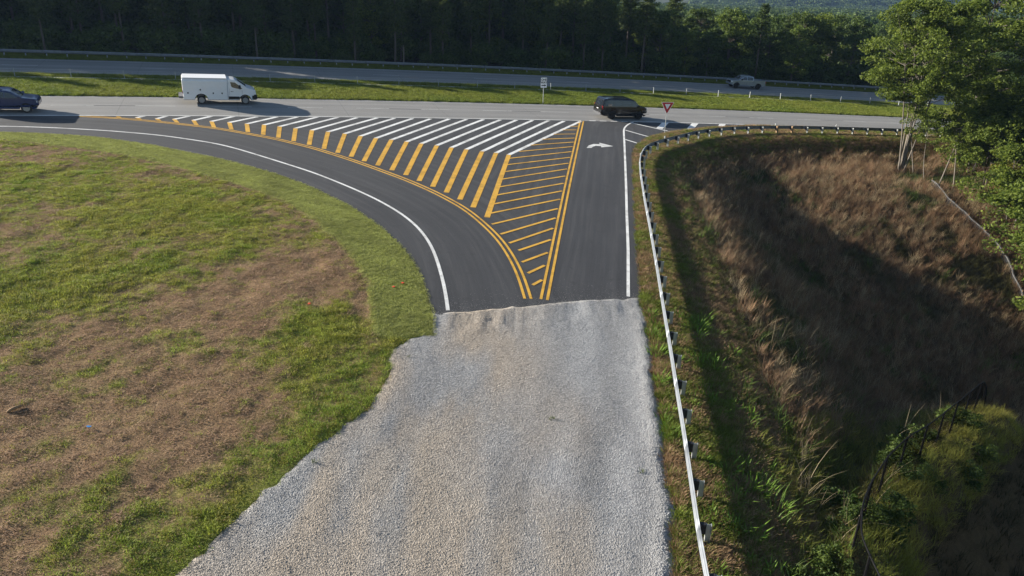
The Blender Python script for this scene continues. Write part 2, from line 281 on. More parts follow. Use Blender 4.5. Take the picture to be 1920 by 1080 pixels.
def mat_leaf(name,tint=None,trans=.35,rough=.6,inst=True,a=(.05,.09,.015),c=(.10,.15,.03)):
    m,t,b=newmat(name); b.inputs['Roughness'].default_value=rough; b.inputs['Specular IOR Level'].default_value=.25
    if inst: col=attr(t,'tint','INSTANCER').outputs['Color']
    else:
        g=t.nodes.new('ShaderNodeNewGeometry'); o=t.nodes.new('ShaderNodeObjectInfo')
        col=ramp(t,g.outputs['Random Per Island'],[(0.,a),(.6,tuple((x+y)/2 for x,y in zip(a,c))),(1.,c)])
        col=mixc(t,1.,col,ramp(t,o.outputs['Random'],[(0.,(.8,.85,.8)),(1.,(1.2,1.1,1.0))]),'MULTIPLY')
    t.links.new(col,b.inputs['Base Color']); tr=t.nodes.new('ShaderNodeBsdfTranslucent'); t.links.new(col,tr.inputs[0]); mx=t.nodes.new('ShaderNodeMixShader'); mx.inputs[0].default_value=trans
    t.links.new(b.outputs[0],mx.inputs[1]); t.links.new(tr.outputs[0],mx.inputs[2]); t.links.new(mx.outputs[0],t.nodes['Material Output'].inputs[0]); return m
ASPH=mat_asphalt(); HWY=mat_highway(); WHITE=mat_paint('white_road_paint',(.80,.80,.78)); YEL=mat_paint('yellow_road_paint',(.72,.40,.045)); OLDW=mat_paint('faded_white_paint',(.62,.62,.6),.3); BLK=mat_paint('black_contrast_paint',(.05,.05,.052),.1)
GROUND=mat_ground(); GRAV=mat_gravel(); BLADE=mat_leaf('grass_blade',trans=.4); STONE=mat('crushed_rock',(.40,.385,.36),.9)
GALV=mat('galvanised_steel',(.21,.23,.255),.55,.5,var=.35,vs=2.5); GALVP=mat('galvanised_post',(.46,.48,.48),.55,.5,var=.2,vs=6); BLOCK=mat('dark_blockout',(.018,.018,.020),.7); WOODP=mat('weathered_timber',(.27,.17,.09),.85,var=.25,vs=9)
RUB=mat('tyre_rubber',(.016,.016,.017),.8); DARKP=mat('black_plastic',(.014,.014,.015),.7,spec=.3); ALLOY=mat('silver_alloy',(.55,.56,.58),.3,.9); BLKRIM=mat('black_alloy',(.02,.02,.022),.3,.4); GLASS=mat('tinted_glass',(.012,.016,.022),.06,spec=.8); CHROME=mat('chrome',(.7,.7,.72),.12,1.); LAMP=mat('headlamp_lens',(.75,.78,.8),.08,spec=.8); RED=mat('red_lens',(.35,.012,.015),.2); AMBER=mat('amber_lens',(.7,.22,.02),.2)
BARK=mat('pine_bark',(.085,.07,.06),.95,var=.4,vs=5,bump=.6,bs=9); PALE=mat('pale_bark',(.15,.13,.108),.9,var=.35,vs=4,bump=.4,bs=10)
# ------------------------------------------------------------------ ground sheet
ASPHL=[tuple(xy(s,q)) for s,q in ((-110,-4.4),(-90,-4.7),(-70,-4.9),(-58,-5.0))]+ASPHL
LEDGE=[tuple(xy(s,q)) for s,q in ((-110,-2.9),(-90,-3.2),(-70,-3.35),(-58,-3.4))]+LEDGE
asl=smooth_line(ASPHL,.6); asr=smooth_line(ASPHR,.5); gl=smooth_line(GRAVL,.3,2); gr=smooth_line(GRAVR,.3,2)
gl=np.vstack([gl,[(-9.6,12.2),(-10.6,9)]]); gr=np.vstack([gr,[(4.3,12),(4.1,9)]])
wob=lambda L,a,k: L+np.stack([(fbm(L[:,0]*1.5,L[:,1]*1.5,k,3)-.5)*a,(fbm(L[:,0]*1.5+9,L[:,1]*1.5,k+7,3)-.5)*a],1)
gl,gr=wob(resample(gl,.15),.5,3),wob(resample(gr,.15),.3,5)
send=sq(asr[-1,0],asr[-1,1])[0]
far_edge=np.array([xy(s,.25) for s in np.linspace(send,-110,120)])
APOLY=np.vstack([asl,resample(np.array(ASPHB),.4)[1:-1],asr,far_edge])
gtop=resample(np.array(ASPHB),.15)[::-1]; gtop=gtop+np.stack([0*gtop[:,0],.02+.38*np.clip(fbm(gtop[:,0]*1.1,gtop[:,1]*0,37,4)-.25,0,1)],1)
GPOLY=np.vstack([gl,gr[::-1],gtop])
SODP=np.vstack([smooth_line(SODI,.5,2),np.array(ASPHB)[:1],asl[::-1]])
def paved(x,y):
    s,q=sq(x,y); return ((q>-.12)&(q<7.6))|((q>18.4)&(q<27.2))|inpoly(x,y,APOLY)|inpoly(x,y,GPOLY)
def pavedist(x,y):
    s,q=sq(x,y); d=np.minimum.reduce([np.abs(q+.12),np.abs(q-7.6),np.abs(q-18.4),np.abs(q-27.2)])
    return np.minimum(np.minimum(d,pdist(x,y,np.vstack([asl,asr]))),np.minimum(pdist(x,y,gl),pdist(x,y,gr)))
def axis(lo,hi,st,far,grow=1.14):
    a=[hi];h=st
    while a[-1]<far: h=min(h*grow,160);a.append(a[-1]+h)
    b=[lo];h=st
    while b[-1]>-far: h=min(h*grow,160);b.append(b[-1]-h)
    return np.r_[b[::-1],np.arange(lo+st,hi,st),a]
gx=axis(-46,46,.33,2600);gy=axis(11,106,.33,2900); gy=gy[gy>-350]
X,Y=np.meshgrid(gx,gy); X=X.ravel();Y=Y.ravel(); near=(np.abs(X)<70)&(Y>0)&(Y<125)
Z=G(X,Y); pv=np.zeros(len(X),bool); pd=np.full(len(X),9.)
pv[near]=paved(X[near],Y[near]); pd[near]=pavedist(X[near],Y[near])
S_,Q_=sq(X,Y); inb=inpoly(X,Y,RP)
rough=np.where(inb,.28,.09)*np.clip(pd/1.2,0,1)
sod=inpoly(X,Y,SODP)
Z=Z+(fbm(X*.9,Y*.9,21)-.5)*rough*2+(fbm(X*2.6,Y*2.6,31,3)-.5)*rough*.9-.02
Z=np.where(sod,G(X,Y)+.01+(fbm(X*1.2,Y*1.2,8)-.5)*.05,Z)
Z=np.where(pv&(pd>.22),G(X,Y)-.2,Z); Z=np.where((np.abs(Q_)<40)&~near&((Q_>-5.5)&(Q_<7.6)|(Q_>18.4)&(Q_<27.2)),Z-.35,Z)
# wind-rowed ruts across the field
# what grows where: 0 bare straw-coloured thatch .. 1 green
GB=[(-19.,40.,4.2,3.0,.75),(-24,44,6,3.5,.22),(-20,29.5,4.6,4.2,.75),(-24,26,5,4,.5),(-8.3,28,1.7,1.7,.9),(-7.6,25,1.3,3.,.6),(-14.8,36.5,3.,3,.35),(-10,38,2.5,2.2,.5),(-11.9,16.8,.35,2.4,.75),(-12.3,19.5,.3,.8,.5),(-15.2,23.2,.5,.4,.8),(-13.8,22.5,.4,.5,.7),(-27,36,5,5,.3),(-30,42,5,4,.2),(-11,43.,3,1.6,.5)]
BB=[(-10.3,34.2,2.6,3.0,.5),(-12.5,37.5,1.6,1.5,.3),(-11.5,30.5,3.0,2.8,.6),(-14.5,25.5,3.,2.4,.35),(-14,20,4.5,3.5,.55),(-9.6,20.5,2.2,2.6,.4),(-9,34.5,1.6,2.2,.35)]
def green(x,y):
    g=.24+0*x
    for cx,cy,a,b,w in GB: g=g+w*np.exp(-((x-cx)/a)**2-((y-cy)/b)**2)
    for cx,cy,a,b,w in BB: g=g-w*np.exp(-((x-cx)/a)**2-((y-cy)/b)**2)
    al=x*.39+y*.92; ac=x*.92-y*.39; g=g+(fbm(al*.22,ac*2.1,43,3)-.5)*.7
    dg=pdist(x,y,gl); g=g+.75*np.exp(-(dg/1.5)**2)*(y<28)
    return .06+.84*np.clip(g+(fbm(x*.35,y*.35,41)-.5)*1.2+(fbm(x*1.7,y*1.7,45,3)-.5)*1.5,0,1)
def field_cover(x,y):
    g=green(x,y)[:,None]; al=x*.39+y*.92; ac=x*.92-y*.39; n=np.clip(.5*fbm(x*.8,y*.8,51)+.9*(fbm(al*.3,ac*2.6,53,3)-.5)+.25,0,1)[:,None]
    br=np.array([.17,.105,.065])*(1-n)+np.array([.34,.225,.145])*n; gn=np.array([.12,.165,.028])*(1-n)+np.array([.24,.25,.05])*n
    return br*(1-g)+gn*g
sn=fbm(X*.5,Y*.5,61)[:,None]
C=np.zeros((len(X),3)); lf=(Q_<0)&~inb; C[:]=np.array([.06,.08,.02])
C[lf]=field_cover(X[lf],Y[lf])
C=np.where(sod[:,None],np.array([.20,.23,.07])*(1-sn)+np.array([.31,.31,.10])*sn,C)
# bare seam between the sod and the field
seam=np.exp(-(pdist(X,Y,smooth_line(SODI[:10],.5))/.35)**2)[:,None]*np.clip(fbm(X*.6,Y*.6,66)*3.4-1.0,0,1)[:,None]; C=C*(1-.8*seam)+.8*seam*np.array([.17,.11,.07])
med=(Q_>7.6)&(Q_<31); C=np.where(med[:,None],np.array([.12,.165,.03])*(1-sn)+np.array([.2,.22,.05])*sn,C)
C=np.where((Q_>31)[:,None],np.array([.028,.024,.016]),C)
tb=fbm(X*.22,Y*.22,71)[:,None]
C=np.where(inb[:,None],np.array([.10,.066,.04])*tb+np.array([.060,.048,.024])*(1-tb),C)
verge=np.clip(1-pdist(X,Y,RAIL)/3.2,0,1)[:,None]; vn=np.clip(fbm(X*.7,Y*.7,77)*2.2-.6,0,1)[:,None]
C=np.where(((verge>0)&(~pv)[:,None]&(Q_<-.2)[:,None]),(np.array([.10,.11,.028])*vn+np.array([.18,.12,.065])*(1-vn)),C)
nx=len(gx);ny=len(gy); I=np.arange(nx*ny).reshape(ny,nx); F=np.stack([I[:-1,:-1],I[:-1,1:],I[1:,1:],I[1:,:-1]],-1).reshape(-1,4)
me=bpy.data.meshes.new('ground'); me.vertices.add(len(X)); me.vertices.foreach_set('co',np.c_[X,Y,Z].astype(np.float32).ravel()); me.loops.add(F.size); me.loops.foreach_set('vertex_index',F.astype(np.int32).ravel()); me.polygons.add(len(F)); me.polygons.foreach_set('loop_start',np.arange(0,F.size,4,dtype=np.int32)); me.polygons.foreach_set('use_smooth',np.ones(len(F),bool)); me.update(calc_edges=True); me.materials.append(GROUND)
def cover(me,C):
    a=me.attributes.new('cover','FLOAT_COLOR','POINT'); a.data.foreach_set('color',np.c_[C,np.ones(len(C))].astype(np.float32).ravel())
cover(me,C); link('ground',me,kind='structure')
# far wooded hills
hx=np.linspace(-900,2600,170);hy=np.linspace(700,2700,90);HX,HY=np.meshgrid(hx,hy);HX=HX.ravel();HY=HY.ravel()
ang=HX/HY; ridge=np.interp(ang,[-.6,.2,.30,.38,.46,.54,.60,.66,.75,.9],[70,86,92,84,60,34,9,4,10,20])
HZ=-45+(ridge+45)*np.exp(-((HY-1500)/430)**2)+(fbm(HX*.008,HY*.008,3)-.5)*26*np.exp(-((HY-1500)/500)**2)
# ------------------------------------------------------------------ roads
hw=sheet('highway',[xy(s,-.12) for s in np.linspace(-120,140,200)]+[xy(s,7.6) for s in np.linspace(140,-120,200)],.038,HWY,1.3,kind='structure')
hf=sheet('far_highway',[xy(s,18.4) for s in np.linspace(-120,140,200)]+[xy(s,27.2) for s in np.linspace(140,-120,200)],.038,HWY,1.3,kind='structure',uvf=lambda V:np.stack([sq(V[:,0],V[:,1])[0],sq(V[:,0],V[:,1])[1]-19.2],1))
def lane_uv(V):
    a=pdist(V[:,0],V[:,1],np.array(LEDGE)); b=pdist(V[:,0],V[:,1],np.array(REDGE[:7])); return np.stack([V[:,0]*.6-V[:,1]*.8,np.minimum(a,b)],1)
ar=sheet('access_road',APOLY,.024,ASPH,.8,kind='structure',uvf=lane_uv)
def ridge_z(x,y):
    a=pdist(x,y,gr); d=pdist(x,y,np.array(ASPHB)); e=np.minimum(pdist(x,y,gl),a)
    return .055*np.exp(-((a-.35)/.22)**2)*(y<31)+(fbm(x*.9,y*.35,9)-.5)*.05*np.clip(e,0,1)+(fbm(x*3,y*3,12,3)-.5)*.022+(fbm(x*2.2,y*.5,6,3)-.5)*.14*np.exp(-((d-.9)/.9)**2)-.05*(1-np.clip(e/.25,0,1))+.022*np.exp(-(d/.5)**2)
gd=sheet('gravel_drive',GPOLY,.02,GRAV,.2,kind='structure',zf=ridge_z,skirt=.15,smooth=True)
def grav_col(x,y):
    u=(x+1)/1.; t=fbm(x*.6,y*.16,14); left=np.clip((3.2-x+(fbm(x*.3,y*.3,4)-.5)*6)/5,0,1); d=np.clip(t*3.8-1.2,0,1)*left
    gry=np.array([.292,.290,.290])*np.ones((len(x),1))*(1+.5*(fbm(x*1.1,y*.22,16)-.5))[:,None]; tan=np.array([.385,.325,.26])
    xl=np.interp(y,gl[::-1,1],gl[::-1,0]);xr=np.interp(y,gr[::-1,1],gr[::-1,0]);w=(x-xl)/np.maximum(xr-xl,1)+(fbm(x*.2,y*.12,15)-.5)*.14
    tk=sum(a*np.exp(-((w-c0)/s0)**2) for c0,s0,a in ((.30,.035,.16),(.47,.035,.14),(.60,.03,-.12),(.70,.04,.18),(.80,.025,-.12),(.90,.04,.2),(.18,.03,-.12))); gry=gry*(1+1.2*tk*(.5+fbm(x*.5,y*.15,17)))[:,None]
    c=gry*(1-.9*d[:,None])+tan*.9*d[:,None]; cool=np.exp(-((x-3.2)/2.5)**2-((y-29.5)/4)**2)[:,None]; return c*(1-.3*cool)+.3*cool*np.array([.36,.37,.38])+.05*np.exp(-(pdist(x,y,gr)/.6)**2)[:,None]
V=np.array([v.co[:2] for v in gd.data.vertices]); cover(gd.data,grav_col(V[:,0],V[:,1]))
# mow strip under the cable barrier
sheet('concrete_mow_strip',[xy(s,16.0) for s in np.linspace(-120,140,160)]+[xy(s,16.65) for s in np.linspace(140,-120,160)],.05,mat('pale_concrete',(.38,.37,.34),.9,var=.25,vs=.8),2.,kind='structure')
# ------------------------------------------------------------------ road markings
MZ=.048
def line_sq(n,s0,s1,q,w,m,p,dz=MZ): return strip(n,[xy(s,q) for s in np.linspace(s0,s1,max(2,int(abs(s1-s0)/2)+2))],w,dz,m,p)
line_sq('edge_line',-110,-.6,.02,.16,WHITE,hw); line_sq('edge_line',4.7,60,.02,.16,WHITE,hw); line_sq('edge_line',-110,120,7.2,.10,OLDW,hw)
for k in range(-9,9):
    s=-6.38+12.25*k
    line_sq('lane_dash',s-3.05,s,3.75,.10,OLDW,hw); line_sq('lane_dash_contrast',s,s+3.05,3.75,.10,BLK,hw); line_sq('lane_dash',s+3.05,s+6.1,3.75,.10,OLDW,hw)  # white dash, black contrast paint dash, white dash
    line_sq('lane_dash',s+2,s+5.05,22.85,.10,OLDW,hf)
line_sq('edge_line',-110,120,19.1,.10,OLDW,hf); line_sq('edge_line',-110,120,26.5,.10,OLDW,hf)
for a,b in zip(DOTTED[::2],DOTTED[1::2]): strip('yield_dash',[a,b],.2,MZ,WHITE,hw)
AZ=.034
strip('edge_line',smooth_line(LEDGE,.6,4),.17,AZ,WHITE,ar); strip('edge_line',smooth_line(REDGE,.35,3),.17,AZ,WHITE,ar)
def off(P,d):
    g=np.gradient(P,axis=0); g/=np.linalg.norm(g,axis=1)[:,None]; return P+np.stack([-g[:,1],g[:,0]],1)*d
yc=smooth_line(YCURVE,.5,4); yr=resample(np.array(YRIGHT),.5); YG=.155
for d in (-YG,YG): strip('yellow_line',off(yc,d),.14,AZ,YEL,ar)
for d in (-YG,YG): strip('yellow_line',off(yr,d),.14,AZ,YEL,ar)
for i,(a,b,c) in enumerate(zip(WT,KN,YB)):
    # mitred chevron: white arm to the highway, yellow arm to the curve
    a,b,c=map(np.array,(a,b,c)); d1=(a-b)/np.linalg.norm(a-b); d2=(b-c)/max(.01,np.linalg.norm(b-c)); w=.19
    a=a-d1*.12; hw1=np.array([.20,0])
    if np.linalg.norm(a-b)>.3: quad('white_chevron_arm',b,a,a+[.35,0],b+[.35,0],AZ,WHITE,ar)
    if np.linalg.norm(b-c)>.3: quad('yellow_chevron_arm',c+d2*.18,b,b+[.35,0],c+d2*.18+[.35,0],AZ,YEL,ar)
for a,b in zip(BL,BR):
    a,b=np.array(a),np.array(b); d=(b-a)/np.linalg.norm(b-a); strip('yellow_bar',[a+d*.1,b-d*.02],.175,AZ+.004,YEL,ar,step=.8)
for a,b in zip(GS[::2],GS[1::2]): strip('white_gore_bar',[a,b],.22,AZ,WHITE,ar)
for a,b in zip(WIDE[::2],WIDE[1::2]):
    a,b=np.array(a),np.array(b); quad('white_gore_bar',a-[.33,0],b-[.33,0],b+[.33,0],a+[.33,0],AZ+.004,WHITE,ar)
patch('turn_arrow',ARROW,AZ,WHITE,ar)
# ------------------------------------------------------------------ guardrails, barrier, signs
WP=[(-.04,.0),(-.04,.03),(.0,.055),(.045,.09),(.045,.13),(.0,.155),(-.03,.175),(.0,.195),(.045,.22),(.045,.26),(.0,.295),(-.04,.305),(-.04,.315)]   # beam section: (towards traffic, up)
def wbeam(name,P,z,flip,parent,mat_):
    P=np.asarray(P); d=np.gradient(P,axis=0); d/=np.linalg.norm(d,axis=1)[:,None]; n=np.stack([-d[:,1],d[:,0]],1)*(1 if flip else -1)
    V=[];m=len(WP)
    for i,p in enumerate(P):
        for a,h in WP: V.append((p[0]+n[i,0]*a,p[1]+n[i,1]*a,z[i]+h))
    F=[(i*m+j,i*m+j+1,(i+1)*m+j+1,(i+1)*m+j) for i in range(len(P)-1) for j in range(m-1)]
    o=obj(name,V,F,mat_,parent,smooth=True); so_=o.modifiers.new('thick','SOLIDIFY'); so_.thickness=.012; return o
def ibeam(h):
    b=MB(); b.box((-.052,-.08,-.15),(.052,-.068,h)).box((-.052,.068,-.15),(.052,.08,h)).box((-.006,-.068,-.15),(.006,.068,h)); return b
PM=ibeam(.74); pme=mesh('post',PM.V,PM.F,GALVP); bb=MB().box((-.075,-.1,.40),(.075,.1,.755),.012); bme=mesh('blockout',bb.V,bb.F,BLOCK)
wd=MB().box((-.09,-.09,-.15),(.09,.09,.80),.01); wme=mesh('post',wd.V,wd.F,WOODP)
def guardrail(label,P,flip,base,skip=0,wood=()):
    root=link('guardrail',None,label=label,cat='guardrail'); P=np.asarray(P,float); L=np.r_[0,np.cumsum(np.linalg.norm(np.diff(P,axis=0),axis=1))]
    at=lambda t: np.array([np.interp(t,L,P[:,0]),np.interp(t,L,P[:,1])]); n=int(L[-1]/1.905); x0=at(0); root.location=(x0[0],x0[1],float(G(*x0)))
    ox,oy,oz=root.location
    for k in range(0,n-1,2):
        t=np.linspace(k*1.905,min((k+2)*1.905-.004,L[-1]),9); q=np.array([at(a) for a in t]); wbeam('beam',q-[ox,oy],G(q[:,0],q[:,1])+.46-oz,flip,root,GALV)
    for k in range(n):
        a=at(k*1.905+.3);b=at(k*1.905+.5); h=math.atan2(b[1]-a[1],b[0]-a[0]); sgn=-1 if flip else 1     # posts stand on the side away from traffic
        nrm=np.array([-math.sin(h),math.cos(h)])*sgn
        pb=a+nrm*.155; pp=a+nrm*.345; z=float(G(*pp)); M=Matrix.Translation((pp[0]-ox,pp[1]-oy,z-oz))@Matrix.Rotation(h,4,'Z')@Matrix.Rotation(random.uniform(-.03,.03),4,'Y')
        po=link('post',wme if k in wood else pme,root,M=M)
        if k in wood: po['label']='brown timber post among the steel ones'
        link('blockout',bme,po,M=(0,-sgn*.19,0))
    return root,at,n
P=smooth_line(RAIL,.4,2)
# start the posts so that one stands where the photograph shows it
gro,gat,gn=guardrail('new galvanised guardrail curving along the gravel drive and up to the highway',P[2:],True,None,wood=(38,39))
for k in (25,29,38,42):
    a=gat(k*1.905+.3); zz=float(G(*a))
    MB().box((-.05,-.015,.78),(.05,.015,.98),.004).build('delineator',mat('white_reflector',(.85,.85,.83),.4),gro,M=Matrix.Translation((a[0]-gro.location[0],a[1]-gro.location[1],zz-gro.location[2]))@Matrix.Rotation(.4,4,'Z'))
guardrail('long weathered guardrail between the far highway and the woods',[xy(s,28.3) for s in np.arange(-66,70,1.)],False,None)
cb=link('cable_barrier',None,label='low cable barrier with thin steel posts along the grassy median',cat='barrier'); x=xy(-60,16.3); cb.location=(x[0],x[1],float(G(*x)))
cp=MB().box((-.026,-.035,-.1),(.026,.035,.78)).box((-.03,-.04,.78),(.03,.04,.84)); cpm=mesh('post',cp.V,cp.F,mat('pale_steel_post',(.36,.38,.38),.6,.2))
for k in range(30):
    s=-60+4.5*k; x=xy(s,16.33); link('post',cpm,cb,M=Matrix.Translation((x[0]-cb.location[0],x[1]-cb.location[1],float(G(*x))-cb.location[2]))@Matrix.Rotation(.36,4,'Z')@Matrix.Rotation(random.uniform(-.06,.06),4,'Y'))
for h in (.5,.63,.76):
    b=MB(); pts=[]
    for s in np.arange(-60,71,1.5): x=xy(s,16.33); pts.append((x[0]-cb.location[0],x[1]-cb.location[1],float(G(*x))+h-cb.location[2]))
    b.tube(pts,.011,4); b.build('cable',GALVP,cb)
def signroot(name,x,y,label,rz): 
    return link(name,None,label=label,cat='sign',M=Matrix.Translation((x,y,float(G(x,y))))@Matrix.Rotation(rz,4,'Z'))
def letters(txt,size,z,mat_,parent,name='lettering',y=-.012,sx=1.):
    c=bpy.data.curves.new(name,'FONT'); c.body=txt; c.size=size; c.align_x='CENTER'; c.align_y='CENTER'; c.extrude=.002; c.offset=.010
    o=bpy.data.objects.new(name,c); me=bpy.data.meshes.new_from_object(o); bpy.data.objects.remove(o); me.materials.append(mat_)
    return link(name,me,parent,M=Matrix.Translation((0,y,z))@Matrix.Rotation(math.pi/2,4,'X')@Matrix.Diagonal((sx,1,1,1)))
SW=mat('white_sign_sheeting',(.88,.89,.90),.4); SB=mat('black_sign_print',(.012,.012,.014),.5); SR=mat('red_sign_sheeting',(.52,.018,.03),.4); SGREY=mat('sign_back',(.4,.41,.42),.5,.6)
ow=signroot('one_way_sign',2.75,79.4,'white one way sign with a black arrow on a thin post in the median',.30)
MB().box((-.025,-.02,-.2),(.025,.02,2.75)).build('post',GALVP,ow)
pl=MB().box((-.33,-.032,1.72),(.33,-.024,2.74)).build('panel',SW,ow)
letters('ONE',.30,2.52,SB,pl,y=-.034); letters('WAY',.30,2.24,SB,pl,y=-.034)
MB().prism([(-.26,1.90),(.08,1.90),(.08,1.83),(.27,1.95),(.08,2.07),(.08,2.0),(-.26,2.0)],-.0335,-.0365,1).build('arrow',SB,pl)
yl=signroot('yield_sign',14.08,69.79,'red and white triangular yield sign on a slim post by the guardrail bend',.16)
MB().box((-.025,-.02,-.2),(.025,.02,2.95)).build('post',GALVP,yl)
def tri(r,c): return [(-r*.98,c+r*.56),(-r*.93,c+r*.64),(r*.93,c+r*.64),(r*.98,c+r*.56),(r*.05,c-r*1.08),(-r*.05,c-r*1.08)]
tp=MB().prism(tri(.62,2.55),-.032,-.022,1).build('panel',SW,yl)
MB().prism(tri(.565,2.555),-.0335,-.0360,1).build('red_border',SR,tp); MB().prism(tri(.27,2.60),-.0375,-.0400,1).build('white_centre',SW,tp)
# black chain-link fence on the pond bank
MESHM,t,b=newmat('black_chain_link'); b.inputs['Base Color'].default_value=(.002,.002,.0022,1); b.inputs['Roughness'].default_value=.8; b.inputs['Specular IOR Level'].default_value=0.
v=vmap(t,(1,1,1)); sp=t.nodes.new('ShaderNodeSeparateXYZ'); t.links.new(v,sp.inputs[0]); k=2*math.pi/.075
wv=lambda a: mth(t,'LESS_THAN',mth(t,'ABSOLUTE',mth(t,'SUBTRACT',mth(t,'FRACT',mth(t,'DIVIDE',a,.055)),.5)),.19)
al=mth(t,'MAXIMUM',wv(mth(t,'ADD',sp.outputs[0],sp.outputs[1])),wv(mth(t,'SUBTRACT',sp.outputs[0],sp.outputs[1]))); t.links.new(al,b.inputs['Alpha'])
FP=np.array([(10.1,14.2),(10.25,16.0),(10.42,17.2),(11.09,18.6),(11.96,19.9),(13.4,21.7),(15.07,23.4),(16.24,24.4),(17.5,25.6),(18.9,27.0),(20.4,28.5),(22.2,30.3),(24.0,32.3),(25.6,34.2)])
FBLK=mat('black_fence_steel',(.005,.005,.006),.7,spec=.15)
fe=link('chain_link_fence',None,label='low black chain link fence curving along the grassy pond bank',cat='fence'); fe.location=(*FP[0],float(G(*FP[0]))); f0=np.array(fe.location)
q=smooth_line(FP,.3,2); L=np.r_[0,np.cumsum(np.linalg.norm(np.diff(q,axis=0),axis=1))]; zt=G(q[:,0],q[:,1]); m=len(q); fh=1.6
obj('mesh_panel',np.vstack([np.c_[q,zt+.02]-f0,np.c_[q,zt+fh]-f0]),[(i,i+1,m+i+1,m+i) for i in range(m-1)],MESHM,fe,uv=np.vstack([np.c_[L,0*L],np.c_[L,0*L+fh]]))
MB().tube(np.c_[q,zt+fh]-f0,.028,6).build('top_rail',FBLK,fe)
for s in np.arange(0,L[-1]+.01,2.1):
    p=np.array([np.interp(s,L,q[:,0]),np.interp(s,L,q[:,1])]); z=float(G(*p)); MB().tube([(p[0]-f0[0],p[1]-f0[1],z-.2-f0[2]),(p[0]-f0[0],p[1]-f0[1],z+fh+.04-f0[2])],.038,6).build('post',FBLK,fe)
# silt fence at the foot of the trees
SF=np.array([(38.9,67.1),(38.4,63.5),(39.2,61.6),(39.8,59.8),(40.2,57.9),(40.5,56.5),(40.2,55.2),(40.0,53.2),(39.4,51.)])
q=smooth_line(SF,.4,2); q=wob(q,.35,91); sf=link('silt_fence',None,label='sagging black silt fence with a pale top edge below the trees',cat='fence'); sf.location=(*q[0],float(G(*q[0]))); f0=np.array(sf.location); z=G(q[:,0],q[:,1]); m=len(q); hh=.50+.12*(fbm(q[:,0],q[:,1],92)-.5)*2
so2=obj('fabric',np.vstack([np.c_[q,z-.05]-f0,np.c_[q+[.05,0],z+hh*.5]-f0,np.c_[q,z+hh]-f0]),[(i,i+1,m+i+1,m+i) for i in range(m-1)]+[(m+i,m+i+1,2*m+i+1,2*m+i) for i in range(m-1)],mat('black_silt_fabric',(.02,.02,.022),.8),sf,smooth=True)
obj('pale_top_edge',np.vstack([np.c_[q-[.02,0],z+hh-.05]-f0,np.c_[q-[.01,0],z+hh+.02]-f0,np.c_[q+[.08,0],z+hh+.02]-f0]),[(i,i+1,m+i+1,m+i) for i in range(m-1)]+[(m+i,m+i+1,2*m+i+1,2*m+i) for i in range(m-1)],mat('pale_fabric',(.10,.10,.10),.9,var=.4,vs=2),sf)
for i in range(0,m,5): MB().box((q[i,0]-f0[0]+.03,q[i,1]-f0[1]-.02,z[i]-.1-f0[2]),(q[i,0]-f0[0]+.07,q[i,1]-f0[1]+.02,z[i]+.65-f0[2])).build('stake',WOODP,sf)
# ------------------------------------------------------------------ vehicles (x forward, y left, z up, origin on the ground between the axles)
def arc(cx,cz,r,z0,n=9):
    a0=math.asin(max(-1,min(1,(z0-cz)/r))); return [(cx+r*math.cos(t),cz+r*math.sin(t)) for t in np.linspace(a0,math.pi-a0,n)]
def inset(P,d):
    P=np.asarray(P,float); n=len(P); A=np.roll(P,1,0);B=np.roll(P,-1,0)
    e1=(P-A)/np.linalg.norm(P-A,axis=1)[:,None]; e2=(B-P)/np.linalg.norm(B-P,axis=1)[:,None]
    n1=np.stack([-e1[:,1],e1[:,0]],1);n2=np.stack([-e2[:,1],e2[:,0]],1); m=n1+n2; m/=np.maximum(np.linalg.norm(m,axis=1)[:,None],.3); return P+m*d
def area(P): x,z=np.asarray(P).T; return .5*np.sum(x*np.roll(z,-1)-z*np.roll(x,-1))
def shell(name,outline,Wf,paint,dark,parent,bev=.05,dark_z=.0,arches=()):
    P=np.asarray(outline,float); P=P if area(P)>0 else P[::-1]; Q=resample(P,.09,True)
    keep=[Q]; I=inset(Q,bev); n=len(Q)
    gx_,gz_=np.meshgrid(np.arange(Q[:,0].min(),Q[:,0].max(),.16),np.arange(Q[:,1].min(),Q[:,1].max(),.12)); g=np.stack([gx_.ravel(),gz_.ravel()],1)
    g=g[inpoly(g[:,0],g[:,1],I)&(pdist(g[:,0],g[:,1],np.vstack([I,I[:1]]))>.06)]
    V2,F2=cdt(I,g); V=[];F=[];MI=[]
    for sgn in (1,-1):
        o=len(V); V+=[(a,sgn*Wf(a,b),b) for a,b in V2]; F+=[tuple(o+i for i in (t if sgn<0 else t[::-1])) for t in F2]; MI+=[0]*len(F2)
    T_=[-1,-.955,-.8,-.4,.4,.8,.955,1]; R=[]
    for t in T_:
        base=I if abs(t)==1 else Q; R.append(len(V)); V+=[(p[0],t*Wf(p[0],p[1]),p[1]+(.02*(1-t*t) if p[1]>.9 else 0)) for p in base]
    for a,b in zip(R[:-1],R[1:]):
        for i in range(n):
            j=(i+1)%n; F.append((a+i,a+j,b+j,b+i)); mx=(Q[i]+Q[j])/2
            inn=any(math.hypot(mx[0]-c[0],mx[1]-c[1])<c[2]+.05 for c in arches); MI.append(1 if inn or mx[1]<.40 else 0)
    me=mesh(name,V,F,[paint,dark],True,mi=MI); bm=bmesh.new(); bm.from_mesh(me); bmesh.ops.remove_doubles(bm,verts=bm.verts[:],dist=.0005); bmesh.ops.recalc_face_normals(bm,faces=bm.faces[:]); bm.to_mesh(me); bm.free(); me.set_sharp_from_angle(angle=math.radians(32)); return link(name,me,parent)
def side(name,poly,Wf,m,parent,o=.006,sides=(1,-1)):
    poly=resample(np.asarray(poly,float),.12,True); V2,F2=cdt(poly,[])
    for s in sides: obj(name,[(a,s*(Wf(a,b)+o),b) for a,b in V2],[t if s<0 else t[::-1] for t in F2],m,parent)
